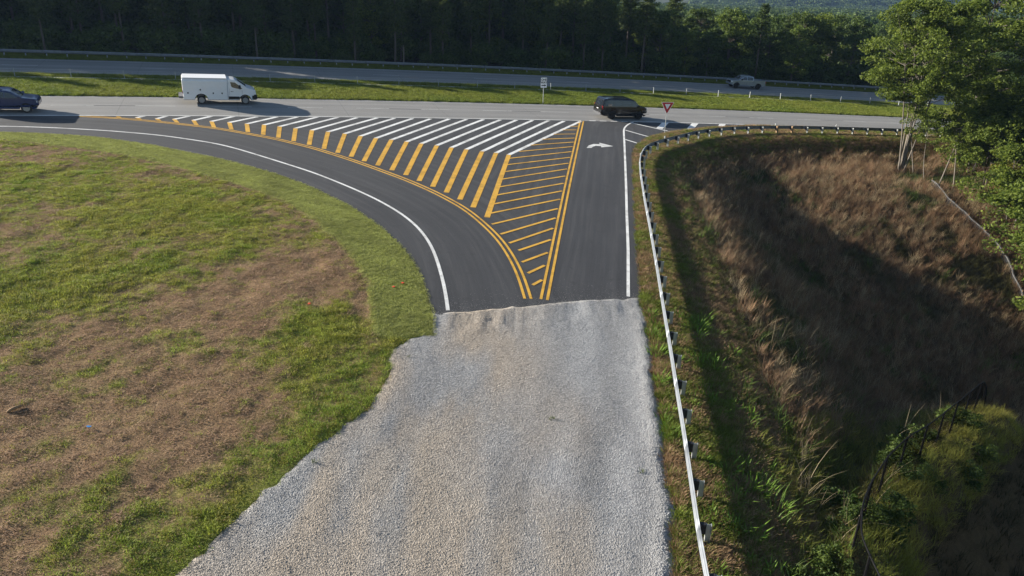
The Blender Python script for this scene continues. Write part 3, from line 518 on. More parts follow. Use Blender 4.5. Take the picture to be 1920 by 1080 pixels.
def across(name,a,b,Wf,m,parent,k=(.86,.86),o=.01,tr=(-1,1)):
    a,b=np.array(a),np.array(b); d=(b-a)/np.linalg.norm(b-a); n=np.array([-d[1],d[0]]); n=n if n[0]*np.sign(a[0]+b[0])>0 or abs(n[0])<.1 else -n
    V=[]
    for p,kk in ((a,k[0]),(b,k[1])):
        for t in np.linspace(tr[0],tr[1],5): V.append((p[0]+n[0]*o,t*kk*Wf(p[0],p[1]),p[1]+n[1]*o+.02*(1-t*t)))
    return obj(name,V,[(i,i+1,6+i,5+i) for i in range(4)],m,parent)
def wheel(parent,x,y,r,w,rimm,spokes=6,cap=True):
    s=1 if y>0 else -1
    wo=MB().lathe([(r*.62,-w/2),(r*.93,-w/2),(r,-w*.36),(r,w*.36),(r*.93,w/2),(r*.62,w/2)],28).build('wheel',RUB,parent,smooth=True,sharp=40,M=(x,y,r))
    b=MB(); b.lathe([(r*.64,w*.2*s),(r*.60,w*.50*s),(r*.66,w*.51*s)],28); b.lathe([(.001,w*.18*s),(r*.6,w*.18*s)],24)
    for k in range(spokes):
        a=2*math.pi*k/spokes; c,d=math.cos(a),math.sin(a); p=[(r*.08,-r*.07),(r*.62,-r*.10),(r*.62,r*.10),(r*.08,r*.07)]
        b.add([(u*c-v*d,w*(.42 if u<r*.3 else .45)*s,u*d+v*c) for u,v in p]+[(u*c-v*d,w*.25*s,u*d+v*c) for u,v in p],[(0,1,2,3),(0,4,5,1),(2,6,7,3),(1,5,6,2)])
    b.lathe([(.001,w*.46*s),(r*.16,w*.44*s),(r*.16,w*.2*s)],14); b.build('rim',rimm,wo)
    wo.rotation_euler=(0,random.uniform(0,6),0)
def place(name,label,cat,wr,wf,track,group=None,sd_=1,sc=1.):
    """wr, wf: ground points under the rear and front wheels on the right-hand side of the vehicle"""
    wr,wf=np.array(wr,float),np.array(wf,float); d=(wf-wr)/np.linalg.norm(wf-wr); n=np.array([-d[1],d[0]]); c=(wr+wf)/2+n*sd_*track/2
    h=.05; e=1.4; zx=float(G(*(c+d*e))-G(*(c-d*e)))/(2*e); zy=float(G(*(c+n*.8))-G(*(c-n*.8)))/1.6
    X_=Vector((d[0],d[1],zx)).normalized(); Y_=Vector((n[0],n[1],zy)); Z_=X_.cross(Y_).normalized(); Y_=Z_.cross(X_)
    M=Matrix((( X_.x,Y_.x,Z_.x,c[0]),(X_.y,Y_.y,Z_.y,c[1]),(X_.z,Y_.z,Z_.z,float(G(*c))+.045),(0,0,0,1)))@Matrix.Diagonal((sc,sc,sc,1)); return link(name,None,label=label,cat=cat,M=M)
def paint(name,col,rough=.28,metal=.0): return mat(name,col,rough,metal,coat=.6,var=.04,vs=2)
def Wcar(w,belt,k,xr,xf,tf=.22,tr_=.14):
    def f(x,z):
        y=w/2
        if z>belt: y-=(z-belt)*k
        if z<.55: y-=(.55-z)*.12
        L=.75
        if x>xf-L: y-=tf*((x-xf+L)/L)**2
        if x<xr+L: y-=tr_*((xr+L-x)/L)**2
        return y
    return f
def suv(root,wb,xr,xf,w,belt,roof,r,col,rimm,spokes,top,low,win,ws,rw,lamp_z,tail,rack,arch):
    Wf=Wcar(w,belt,.22,xr,xf,.16); ax=wb/2; bt=[]
    o=top+[(xf-.12,low+.06),(ax+arch+.02,low)]+arc(ax,r,arch,low)+[(0.,low)]+arc(-ax,r,arch,low)+[(xr+.15,low+.06)]
    shell('body',o,Wf,col,DARKP,root,arches=((ax,r,arch),(-ax,r,arch)))
    for wn in win: side('side_window',wn,Wf,GLASS,root)
    across('windscreen',ws[0],ws[1],Wf,GLASS,root,(.90,.90)); across('rear_window',rw[0],rw[1],Wf,GLASS,root,(.84,.84))
    for x in (ax,-ax):
        for s in (1,-1): wheel(root,x,s*(w/2-.14),r,.25,rimm,spokes)
    z=lamp_z
    for s in (1,-1):
        yy=s*Wf(xf-.1,z); MB().box((xf-.36,min(yy*.62,yy*1.005),z-.09),(xf-.035,max(yy*.62,yy*1.005),z+.08),.03).build('headlight',LAMP,root)
        yr=s*Wf(xr+.1,tail[0]); MB().box((xr-.005+tail[2],min(yr*.80,yr*1.012),tail[0]),(xr+.26+tail[2],max(yr*.80,yr*1.012),tail[1]),.02).build('tail_light',RED,root)
        mx=ws[1][0]-.12; my=s*(Wf(mx,belt)+.11); MB().box((mx-.09,my-.10,belt+.02),(mx+.09,my+.10,belt+.20),.035).build('mirror',col,root)
        if rack: MB().tube([(rack[0],s*(w/2-.36),rack[2]),(rack[0]+.1,s*(w/2-.36),rack[2]+.07),(rack[1]-.1,s*(w/2-.36),rack[2]+.05),(rack[1],s*(w/2-.36),rack[2]-.02)],.022,6).build('roof_rail',DARKP,root)
        for hx in (-.15,-1.0): MB().box((hx-.1,s*(Wf(hx,belt-.12))-.012,belt-.14),(hx+.1,s*(Wf(hx,belt-.12))+.022,belt-.11),.008).build('door_handle',col,root)
    for hx in (.62,-.38,-1.18): side('door_seam',[(hx,low+.1),(hx+.012,low+.1),(hx+.012,belt),(hx,belt)],Wf,DARKP,root,.003)
    side('belt_trim',[(xr+.45,belt-.015),(ws[1][0]-.25,belt-.015),(ws[1][0]-.25,belt+.008),(xr+.45,belt+.008)],Wf,DARKP,root,.008)
    MB().box((xf-.06,-.55,low+.28),(xf+.012,.55,low+.56),.02).build('grille',DARKP,root)
    MB().box((xr-.06,-.85,low+.05),(xr+.12,.85,low+.24),.03).build('rear_bumper',DARKP if rimm is ALLOY else CHROME,root); MB().box((xr-.015,-.17,lamp_z-.15),(xr+.03,.17,lamp_z),.004).build('number_plate',mat('plate_white',(.7,.7,.7),.5),root)
bs=place('black_suv','glossy black full size sport utility vehicle with black wheels passing the yield lane','car',(9.4,74.32),(12.44,75.50),1.75)
suv(bs,3.11,-2.76,2.48,2.03,1.22,1.93,.41,paint('black_car_paint',(.0035,.0035,.005),.2),BLKRIM,6,
    [(2.50,.62),(2.48,.95),(2.40,1.10),(2.2,1.17),(1.48,1.29),(1.0,1.78),(.78,1.90),(.2,1.97),(-1.2,1.99),(-2.35,1.96),(-2.54,1.88),(-2.72,1.20),(-2.77,1.0),(-2.79,.62),(-2.74,.46)],.36,
    [[(1.27,1.28),(.90,1.74),(.62,1.80),(.55,1.28)],[(.44,1.28),(.48,1.82),(-.50,1.85),(-.50,1.28)],[(-.61,1.28),(-.61,1.85),(-1.38,1.86),(-1.38,1.28)],[(-1.52,1.28),(-1.52,1.86),(-2.30,1.83),(-2.46,1.32)]],((1.02,1.765),(1.44,1.33)),((-2.55,1.83),(-2.69,1.30)),.98,(.95,1.30,.06),(-2.1,.5,1.95),.50)
bu=place('blue_suv','dark blue crossover with bright alloy wheels driving behind the white van','car',(-40.15,55.25),(-37.5,56.42),1.6)
suv(bu,2.86,-2.42,2.27,1.87,1.08,1.68,.365,paint('dark_blue_paint',(.014,.028,.10)),ALLOY,6,
    [(2.29,.58),(2.28,.88),(2.18,1.0),(1.95,1.06),(1.25,1.13),(.55,1.56),(.30,1.64),(-.3,1.68),(-1.4,1.67),(-1.95,1.58),(-2.15,1.45),(-2.36,1.08),(-2.42,.95),(-2.44,.6),(-2.36,.44)],.34,
    [[(1.0,1.12),(.48,1.50),(.22,1.55),(.15,1.12)],[(.07,1.12),(.13,1.56),(-.75,1.59),(-.75,1.12)],[(-.83,1.12),(-.83,1.59),(-1.7,1.54),(-1.95,1.16)]],((.56,1.545),(1.20,1.15)),((-2.0,1.53),(-2.30,1.14)),.84,(.95,1.15,.05),(-1.7,.1,1.65),.44)
# silver pickup
pk=place('pickup_truck','silver extended cab pickup truck alone on the shaded far highway','truck',(33.35,104.8),(30.2,104.2),1.5,sd_=-1,sc=.88)
sv=paint('silver_paint',(.30,.345,.40),.3,.5); Wp=Wcar(2.03,1.25,.28,-3.0,2.75,.24,.04); low=.46; ax=1.85; r=.40
shell('body',[(2.78,.62),(2.78,1.0),(2.68,1.18),(2.4,1.22),(1.45,1.30),(.85,1.78),(.6,1.88),(.0,1.93),(-.62,1.92),(-.86,1.86),(-.98,1.36),(-1.0,.98),(-2.95,.98),(-2.97,.6)]+[(-2.8,low+.1),(-ax-.55,low)][:1]+arc(-ax,r,.50,low)[::-1]+[(0,low)]+arc(ax,r,.50,low)[::-1]+[(2.6,low+.04)],Wp,sv,DARKP,pk,arches=((ax,r,.5),(-ax,r,.5)))
for s in (1,-1):
    MB().box((-2.98,s*.98-.05,.93),(-.99,s*.98+.05,1.36),.02).build('bed_side',sv,pk)
MB().box((-3.02,-.93,.90),(-2.93,.93,1.37),.02).build('tailgate',sv,pk); MB().box((-3.16,-.9,.58),(-2.97,.9,.78),.03).build('rear_bumper',CHROME,pk); MB().box((2.70,-.92,.56),(2.86,.92,.80),.04).build('front_bumper',sv,pk)
for wn in ([(1.2,1.32),(.78,1.74),(.5,1.80),(.25,1.80),(.25,1.32)],[(.17,1.32),(.17,1.81),(-.6,1.80),(-.75,1.70),(-.78,1.34)]): side('side_window',wn,Wp,GLASS,pk)
across('windscreen',(.87,1.77),(1.40,1.33),Wp,GLASS,pk,(.9,.9)); across('rear_window',(-.885,1.80),(-.965,1.42),Wp,GLASS,pk,(.8,.8))
for x in (ax,-ax):
    for s in (1,-1): wheel(pk,x,s*.87,r,.26,BLKRIM,6)
MB().box((2.72,-.62,.82),(2.80,.62,1.10),.02).build('grille',DARKP,pk)
for s in (1,-1):
    MB().box((2.42,min(s*.62,s*.87),.92),(2.77,max(s*.62,s*.87),1.12),.03).build('headlight',LAMP,pk); MB().box((-3.03,min(s*.93,s*1.04),1.0),(-2.9,max(s*.93,s*1.04),1.3),.02).build('tail_light',RED,pk); MB().box((1.08,min(s*1.02,s*1.26),1.28),(1.26,max(s*1.02,s*1.26),1.52),.04).build('mirror',DARKP,pk)
for hx in (.2,-.85): side('door_seam',[(hx,.55),(hx+.015,.55),(hx+.015,1.28),(hx,1.28)],Wp,DARKP,pk,.003)
# white service van
vn=place('service_van','white service van with a boxy compartment body casting a long shadow','van',(-27.54,64.76),(-24.23,66.21),1.78)
STEELR=mat('steel_wheel',(.33,.34,.36),.4,.6); VW=paint('white_van_paint',(.74,.76,.78),.35); Wv=Wcar(1.98,1.28,.13,-4,2.78,.26,0.); r=.355; ax=1.8; low=.36; sx=.36
shell('cab',[(2.72,.62),(2.74,.95),(2.66,1.20),(2.42,1.32),(1.98,1.45),(1.18,2.02),(.98,2.10),(.55,2.14),(sx+.02,2.13),(sx+.02,low)]+arc(ax,r,.47,low)[::-1]+[(2.5,low+.0),(2.66,.45)],Wv,VW,DARKP,vn,arches=((ax,r,.47),))
across('windscreen',(1.22,1.98),(1.93,1.475),Wv,GLASS,vn,(.92,.92)); side('side_window',[(.62,1.92),(1.0,1.90),(1.30,1.68),(1.60,1.36),(1.25,1.36),(.95,1.42),(.70,1.50)],Wv,GLASS,vn)
side('lower_cladding',[(sx+.06,.46),(1.30,.46),(1.36,.70),(sx+.06,.70)],Wv,DARKP,vn,.012); MB().box((2.32,-.94,.40),(2.82,.94,.84),.07).build('front_bumper',DARKP,vn); MB().box((2.66,-.55,.84),(2.755,.55,1.10),.02).build('grille',DARKP,vn)
side('door_seam',[(.50,.75),(.512,.75),(.512,1.95),(.50,1.95)],Wv,DARKP,vn,.003); side('door_seam',[(1.56,.8),(1.572,.8),(1.572,1.3),(1.56,1.3)],Wv,DARKP,vn,.003)
for s in (1,-1):
    MB().box((2.30,min(s*.60,s*.87),1.0),(2.70,max(s*.60,s*.87),1.24),.04).build('headlight',LAMP,vn); MB().box((1.30,min(s*1.02,s*1.24),1.36),(1.46,max(s*1.02,s*1.24),1.70),.04).build('mirror',DARKP,vn)
    MB().box((.62,s*(Wv(.7,1.1))-.01,1.10),(.84,s*(Wv(.7,1.1))+.025,1.14),.01).build('door_handle',DARKP,vn)
for s in (1,-1): wheel(vn,ax,s*.87,r,.22,STEELR,8); wheel(vn,-ax,s*.87,r,.24,STEELR,8)
bx=[(sx-.03,.34),(sx-.03,2.16)]; hb=1.03
# box body: section rounded at the roof edges, with a wheel arch cut in the side outline
Wb=lambda x,z: hb-(0 if z<2.02 else (z-2.02)*.9)
bo=[(sx,2.22),(-3.22,2.22),(-3.28,2.1),(-3.24,low+.02)]+arc(-ax,r+.02,.52,low+.02)[::-1]+[(sx,low+.02)]
body=shell('service_body',bo,Wb,VW,DARKP,vn,bev=.03,arches=((-ax,r,.54),))
def panel(x0,x1,z0,z1,s): return MB().box((x0,s*hb-.01,z0),(x1,s*hb+.016,z1),.008).build('compartment_door',VW,body)
for s in (1,-1):
    for a in ((-3.1,-2.60,.50,1.36),(-2.54,-1.15,.98,1.36),(-1.09,-.55,.46,1.36),(-.49,.28,.46,1.36),(-3.1,.28,1.43,1.98)):
        p=panel(*a,s); cx=(a[0]+a[1])/2
        if a[2]<1.4: MB().box((cx-.05,s*(hb+.010),(a[3]-.45 if a[1]-a[0]<1 else a[3]-.17)),(cx+.05,s*(hb+.030),(a[3]-.33 if a[1]-a[0]<1 else a[3]-.05)),.006).build('latch',DARKP,p)
MB().box((-3.20,-1.0,2.225),(sx-.02,1.0,2.25),.01).build('roof_skin',mat('bright_roof',(.82,.83,.84),.4),body)
MB().box((-3.62,-.95,.50),(-3.24,.95,.66),.03).build('step_bumper',mat('grey_bumper',(.10,.10,.11),.6),body); MB().box((-2.55,-.5,.28),(-2.42,-.35,.42)).build('exhaust',DARKP,body)
for s in (1,-1): MB().box((-3.30,min(s*.86,s*.98),.9),(-3.25,max(s*.86,s*.98),1.2),.01).build('tail_light',RED,body)
# ------------------------------------------------------------------ vegetation
def rot_vecs(n,bias=1.):
    d=rng.normal(size=(n,3)); d[:,2]*=bias; return d/np.linalg.norm(d,axis=1)[:,None]
def leaf_quads(C,size,flat=.6,aspect=.5):
    """small pointed leaf sprays at the points C"""
    n=len(C); a=rot_vecs(n,flat); b=np.cross(a,rot_vecs(n)); b/=np.linalg.norm(b,axis=1)[:,None]; s=(size*(.6+.8*rng.random(n)))[:,None]
    V=np.stack([C-a*s*.5,C+b*s*aspect*.5+a*s*.05,C+a*s*.5,C-b*s*aspect*.5+a*s*.05],1).reshape(-1,3); F=np.arange(4*n).reshape(n,4); return V,F
def fast_mesh(name,V,F,m):
    me=bpy.data.meshes.new(name); me.vertices.add(len(V)); me.vertices.foreach_set('co',np.asarray(V,np.float32).ravel()); F=np.asarray(F,np.int32); k=F.shape[1]; me.loops.add(F.size); me.loops.foreach_set('vertex_index',F.ravel()); me.polygons.add(len(F)); me.polygons.foreach_set('loop_start',np.arange(0,F.size,k,dtype=np.int32)); me.update(calc_edges=True); me.materials.append(m); return me
def bend(p,q,k,n=5,sag=0.):
    p,q=np.array(p,float),np.array(q,float); t=np.linspace(0,1,n)[:,None]; m=(p+q)/2+rng.normal(size=3)*k+[0,0,sag]; return (1-t)**2*p+2*t*(1-t)*m+t*t*q
def broadleaf(H,spread,base,stems,tr,nclump,nleaf,lsize,bark,leafm,lean=.10,clump=1.0,low=.3):
    """trunk mesh and crown mesh of a broadleaved tree: stems fan out, limbs reach clumps of leaves through the crown volume"""
    b=MB(); tips=[]; L=[]
    for k in range(stems):
        a=2*math.pi*(k+rng.random()*.6)/stems; o=.25*(stems>1); top=np.array([math.cos(a)*spread*(.45 if stems>1 else .1)*rng.random()**.5,math.sin(a)*spread*(.45 if stems>1 else .1)*rng.random()**.5,H*(.72+.2*rng.random())]); top[:2]+=rng.normal(size=2)*lean*H*.3
        P=bend((o*math.cos(a),o*math.sin(a),-.3),top,H*.035,9); R=np.linspace(tr*(1 if k==0 else .55+.4*rng.random()),tr*.18,9); b.tube(P,R.tolist(),7); tips.append(P)
    for c in range(nclump):
        u=rng.random(); z=H*(low+(1-low)*u**.85); rr=spread*(.35+.65*math.sin(math.pi*min(1,.18+.80*(z/H-low)/(1-low)))**.8)*(rng.random()**.45); a=rng.random()*2*math.pi
        c0=np.array([rr*math.cos(a),rr*math.sin(a),z]); P=tips[rng.integers(len(tips))]; zi=np.argmin(np.abs(P[:,2]-(z-.25*rr-.4))); zi=min(max(zi,2),8); c0[:2]+=P[zi,:2]*.6
        B=bend(P[zi],c0,.12*rr+.05,5,.12*rr); b.tube(B,np.linspace(tr*.22,tr*.05,5).tolist(),4,False)
        m=int(nleaf/nclump*(.5+rng.random())); rad=clump*(.6+.7*rng.random()); d=rot_vecs(m); d*=(rng.random(m)**.4)[:,None]*rad; d[:,2]*=.55; L.append(c0+d+(-.15*np.linalg.norm(d[:,:2],axis=1)[:,None])*[0,0,1])
    V,F=leaf_quads(np.vstack(L),lsize,.7); return mesh('trunk',b.V,b.F,bark,True),fast_mesh('crown',V,F,leafm)
def pine(H,base,tr,nwh,nleaf,spread,leafm):
    b=MB(); P=bend((0,0,-.3),rng.normal(size=3)*[.25,.25,0]+[0,0,H],.12,10); b.tube(P,np.linspace(tr,tr*.2,10).tolist(),8); L=[]
    at=lambda z: np.array([np.interp(z,P[:,2],P[:,0]),np.interp(z,P[:,2],P[:,1]),z])
    for k in range(nwh):
        z=base+(H-base)*(k+rng.random())/nwh; f=(z-base)/(H-base); rr=spread*(1-.75*f**1.6)*(.45+.6*rng.random())*(.55 if f<.12 else 1)
        for j in range(rng.integers(2,5)):
            a=rng.random()*6.283; e=at(z)+[rr*math.cos(a),rr*math.sin(a),rr*(.10+.35*f)]; B=bend(at(z),e,.1,5,.05*rr); b.tube(B,np.linspace(tr*.16,tr*.04,5).tolist(),4,False)
            for t in (.55,.8,1.):
                c=B[int(round(t*4))]; m=int(nleaf/(nwh*9)*(.6+.8*rng.random())); d=rng.normal(size=(m,3))*[.42,.42,.22]*(.6+.25*rr); L.append(c+d)
    for k in range(7):
        z=base*(.35+.65*rng.random()); a=rng.random()*6.283; l=.5+1.4*rng.random(); b.tube(bend(at(z),at(z)+[l*math.cos(a),l*math.sin(a),.25*l],.1,4),np.linspace(.03,.01,4).tolist(),4,False)
    V,F=leaf_quads(np.vstack(L),.40,.8,.42); return mesh('trunk',b.V,b.F,BARK,True),fast_mesh('crown',V,F,leafm)
LP=mat_leaf('pine_needles',inst=False,trans=.38,a=(.024,.044,.012),c=(.10,.14,.032)); LB=mat_leaf('broad_leaves',inst=False,trans=.52,a=(.050,.085,.014),c=(.20,.26,.048)); LD=mat_leaf('dark_leaves',inst=False,trans=.35,a=(.030,.056,.012),c=(.10,.15,.032)); LY=mat_leaf('yellowing_leaves',inst=False,trans=.45,a=(.075,.085,.014),c=(.20,.16,.03))
def tree(name,tm,x,y,rz,sc,label,group=None,M=None):
    r=link(name,None,label=label,cat='tree',group=group,M=Matrix.Translation((x,y,float(G(x,y))))@Matrix.Rotation(rz,4,'Z')@Matrix.Diagonal((sc,sc,sc,1)))
    link('trunk',tm[0],r); link('crown',tm[1],r); return r
PINES=[pine(14.5+rng.random()*3,b_,.20+.06*rng.random(),24,5200,2.5+.6*rng.random(),LP) for b_ in (6.5,5.2,7.4,4.4,6.0)]
OAKS=[broadleaf(9.+2*rng.random(),3.0,0,1,.16,46,6500,.34,BARK,LD if k%2 else LB,low=.16,clump=1.0) for k in range(4)]
# the shaded woods behind the far guardrail: rows of pines with oaks among them, lower and leafier where the road falls away
spots=[]
for row,(q0,st) in enumerate(((32.6,4.3),(36.8,4.0),(42.,4.4))):
    s=-72+row*1.7
    while s<74:
        spots.append((s+rng.normal()*.8,q0+rng.normal()*1.1)); s+=st*(.75+.5*rng.random())
for i,(s,q) in enumerate(spots):
    if q<35.2 and (-3<s<6 or -66<s<-60): continue
    x,y=xy(s,q); rz=rng.random()*6.28
    oak=(s>21) or (rng.random()<.20 and q>35)
    if s>21 and i%5==2: tree('pine_tree',PINES[i%5],x,y,rz,np.interp(s,[21,40,74],[.78,.62,.6])*(.9+.2*rng.random()),'pine rising among the leafy trees beyond the dipping far highway','pines among the leafy trees')
    elif s>21:
        f=np.interp(s,[21,30,45,74],[1.05,.88,.84,.86]); tree('oak_tree',OAKS[i%4],x,y,rz,f*(.62+.6*rng.random()),*(('leafy broadleaved tree right behind the far guardrail where the highway dips','leafy trees behind the far guardrail') if q<34.9 else ('leafy broadleaved tree in the second row behind the dipping far highway','leafy second row trees') if q<39.5 else ('leafy broadleaved tree whose top shows over the roadside rows','leafy back row trees')))
    elif oak: tree('oak_tree',OAKS[i%4],x,y,rz,.8+.25*rng.random(),'leafy broadleaved tree filling the gaps between the roadside pines','broadleaved trees among the pines')
    else: tree('pine_tree',PINES[i%5],x,y,rz,(.64 if q<34.9 else .78 if q<39.5 else .9)*(.9+.2*rng.random()),*(('pine with a bare dark trunk in the front row right behind the far guardrail','front row pines') if q<34.9 else ('pine standing half hidden in the second row of the woods','second row pines') if q<39.5 else ('pine deep in the woods with only its crown and upper trunk showing','deep row pines')))
# standing dead trunk at the wood's edge
x,y=xy(-11.6,29.6); sg=link('dead_trunk',None,label='pale broken dead trunk standing at the edge of the dark woods',cat='tree',M=(x,y,float(G(x,y)))); MB().tube(bend((0,0,-.2),(.12,0,2.7),.1,6),[.11,.10,.09,.08,.07,.03],7).build('trunk',PALE,sg,smooth=True); MB().tube(bend((.07,0,1.9),(-.4,.1,2.4),.03,4),[.04,.03,.02,.01],5).build('limb',PALE,sg)
# scattering of things nobody could count
def scatter(name,P,rz,sc,tint,me,label,cat,tilt=None):
    n=len(P); pm=bpy.data.meshes.new(name); pm.vertices.add(n); pm.vertices.foreach_set('co',np.asarray(P,np.float32).ravel())
    e=np.zeros((n,3),np.float32); e[:,2]=rz
    if tilt is not None: e[:,:2]=tilt
    for nm,a in (('rot',e),('siz',np.repeat(np.asarray(sc,np.float32).reshape(n,-1),3 if np.ndim(sc)==1 else 1,1)),('tint',np.asarray(tint,np.float32))):
        at=pm.attributes.new(nm,'FLOAT_VECTOR','POINT'); at.data.foreach_set('vector',np.ascontiguousarray(a,np.float32).ravel())
    o=link(name,pm,label=label,cat=cat,kind='stuff'); src=bpy.data.objects.new(name+'_source',me)
    g=bpy.data.node_groups.new(name,'GeometryNodeTree'); g.interface.new_socket('Geometry',in_out='INPUT',socket_type='NodeSocketGeometry'); g.interface.new_socket('Geometry',in_out='OUTPUT',socket_type='NodeSocketGeometry')
    N_=g.nodes; gi=N_.new('NodeGroupInput');go=N_.new('NodeGroupOutput');ip=N_.new('GeometryNodeInstanceOnPoints');oi=N_.new('GeometryNodeObjectInfo');oi.inputs[0].default_value=src
    def na(n_):
        a=N_.new('GeometryNodeInputNamedAttribute');a.data_type='FLOAT_VECTOR';a.inputs[0].default_value=n_;return a.outputs[0]
    er=N_.new('FunctionNodeEulerToRotation'); g.links.new(na('rot'),er.inputs[0]); g.links.new(er.outputs[0],ip.inputs['Rotation']); g.links.new(na('siz'),ip.inputs['Scale'])
    g.links.new(gi.outputs[0],ip.inputs['Points']); g.links.new(oi.outputs['Geometry'],ip.inputs['Instance']); g.links.new(ip.outputs[0],go.inputs[0])
    md=o.modifiers.new('scatter','NODES'); md.node_group=g; return o
def tuft(n,h,r,w,lean=.5,m=None,segs=2):
    V=[];F=[]
    for k in range(n):
        a=rng.random()*6.283; p=np.array([math.cos(a),math.sin(a),0])*r*rng.random()**.5; d=np.array([math.cos(a+rng.normal()*.8),math.sin(a+rng.normal()*.8),0]); l=h*(.55+.6*rng.random()); ln=lean*(.3+rng.random()); sd=np.array([-d[1],d[0],0])*w/2; o=len(V)
        for j in range(segs):
            t=j/segs; c=p+d*l*ln*t*t+[0,0,l*t*(1-.25*ln*t)]; V+=[c-sd*(1-.5*t),c+sd*(1-.5*t)]
        V.append(p+d*l*ln+[0,0,l*(1-.25*ln)])
        for j in range(segs-1): F.append((o+2*j,o+2*j+1,o+2*j+3,o+2*j+2))
        F.append((o+2*segs-2,o+2*segs-1,o+2*segs))
    return mesh('tuft',V,F,m or BLADE)
def jitter(n): return rng.random(n)
def pts_in(x0,x1,y0,y1,dens): n=int((x1-x0)*(y1-y0)*dens); return x0+(x1-x0)*jitter(n),y0+(y1-y0)*jitter(n)
def inview(x,y,z,m=1.06):
    D=np.stack([x,y,z],1); zc=D@np.array(fw); u=D@np.array(rt)/zc/.7033; v=D@np.array(up)/zc/.3956; return (zc>1)&(np.abs(u)<m)&(np.abs(v)<m)
def keep(x,y,*ms):
    k=np.ones(len(x),bool)
    for m_ in ms: k&=m_
    return x[k],y[k]
SHORT=tuft(16,.075,.14,.012,.9); LAWN=tuft(22,.055,.16,.011,.7); WEED=tuft(22,.17,.13,.020,.8); TALL=tuft(20,.95,.22,.013,.45,segs=3); LONG=tuft(20,.45,.20,.014,.7,segs=3); STRAW=tuft(9,.05,.16,.012,2.2)
# field left of the drive
x,y=pts_in(-42,-3,11,52,110); s,q=sq(x,y); z=G(x,y); k=(q<-5.05)&~inpoly(x,y,APOLY)&~inpoly(x,y,GPOLY)&~inpoly(x,y,SODP)&inview(x,y,z); x,y,z=x[k],y[k],z[k]
gnv=green(x,y); r_=jitter(len(x)); isg=r_<gnv*1.05; hue=fbm(x*.5,y*.5,47)[:,None]; base=np.where(isg[:,None],np.array([.19,.31,.035])*(1-hue)+np.array([.38,.35,.07])*hue,np.array([.38,.255,.165]))*(.55+.9*jitter(len(x)))[:,None]
yl_=jitter(len(x))<.22; base=np.where((isg&yl_)[:,None],np.array([.30,.27,.06]),base)
zt=z+(fbm(x*.9,y*.9,21)-.5)*.18+(fbm(x*2.6,y*2.6,31,3)-.5)*.08-.03; P=np.c_[x,y,zt]; sc_=.6+.8*jitter(len(x))
scatter('field_grass',P[isg],jitter(isg.sum())*6.28,(sc_*(.8+.5*gnv))[isg],base[isg],SHORT,'patchy short green grass growing over the sloping field beside the gravel','grass')
ns=~isg; scatter('dead_thatch',P[ns],jitter(ns.sum())*6.28,(sc_*1.1)[ns],base[ns],STRAW,'dry brown straw and mown thatch covering the bare parts of the field','straw')
# sod strip, verges, median
x,y=pts_in(-42,-3,26,53,150); z=G(x,y); k=inpoly(x,y,SODP)&inview(x,y,z); x,y,z=x[k],y[k],z[k]; n_=fbm(x*.6,y*.6,61)
row=fbm((x*.94-y*.35)*.5,(x*.35+y*.94)*2.4,65,3); c=np.array([.42,.45,.14])*(.6+.5*jitter(len(x)))[:,None]*(.8+.45*n_)[:,None]*(.7+.45*row)[:,None]; sk=jitter(len(x))>.75*np.exp(-(pdist(x,y,smooth_line(SODI[:10],.5))/.3)**2); x,y,z,c=x[sk],y[sk],z[sk],c[sk]; scatter('sod_strip',np.c_[x,y,z+.01],jitter(len(x))*6.28,.8+.5*jitter(len(x)),c,LAWN,'strip of freshly laid green sod along the curved asphalt edge','grass')
x,y=pts_in(-62,62,56,118,42); s,q=sq(x,y); z=G(x,y); k=(((q>7.75)&(q<15.9))|((q>16.75)&(q<18.3))|((q>27.3)&(q<31)))&inview(x,y,z); x,y,z,q=x[k],y[k],z[k],q[k]
n_=fbm(x*.25,y*.25,63); c=(np.array([.15,.215,.030])*(1-n_)[:,None]+np.array([.27,.28,.05])*n_[:,None])*(.6+.7*jitter(len(x)))[:,None]; scatter('median_grass',np.c_[x,y,z-.02],jitter(len(x))*6.28,1.0+.9*jitter(len(x)),c,WEED,'rough green grass of the median between the two highways','grass')
# verge along the guardrail
x,y=pts_in(3,50,11,84,95); z=G(x,y); d=pdist(x,y,RAIL); s,q=sq(x,y); k=(d<4.2)&(q<-.3)&~inpoly(x,y,APOLY)&~inpoly(x,y,GPOLY)&inview(x,y,z); x,y,z,d=x[k],y[k],z[k],d[k]
n_=np.clip(fbm(x*.7,y*.7,77)*2.2-.6,0,1); isg=jitter(len(x))<(n_*.8+.12)*np.where(d>2.2,.55,1); c=np.where(isg[:,None],np.array([.17,.21,.034]),np.array([.32,.215,.12]))*(.55+.8*jitter(len(x)))[:,None]
scatter('verge_grass',np.c_[x,y,z-.02],jitter(len(x))*6.28,.7+.9*jitter(len(x)),c,WEED,'green and browning grass on the verge either side of the curved guardrail','grass')
# big green weeds by the rail
x,y=pts_in(5.5,10,11,32,3.2); d=pdist(x,y,RAIL); z=G(x,y); k=(d<3.2)&(d>.25)&~inpoly(x,y,GPOLY)&(fbm(x*.8,y*.8,99)>.47); x,y,z=x[k],y[k],z[k]; scatter('roadside_weeds',np.c_[x,y,z-.02],jitter(len(x))*6.28,1.3+1.6*jitter(len(x)),np.array([.14,.24,.03])*(.7+.6*jitter(len(x)))[:,None],WEED,'bright green weed clumps sprouting beside the guardrail posts','weeds')
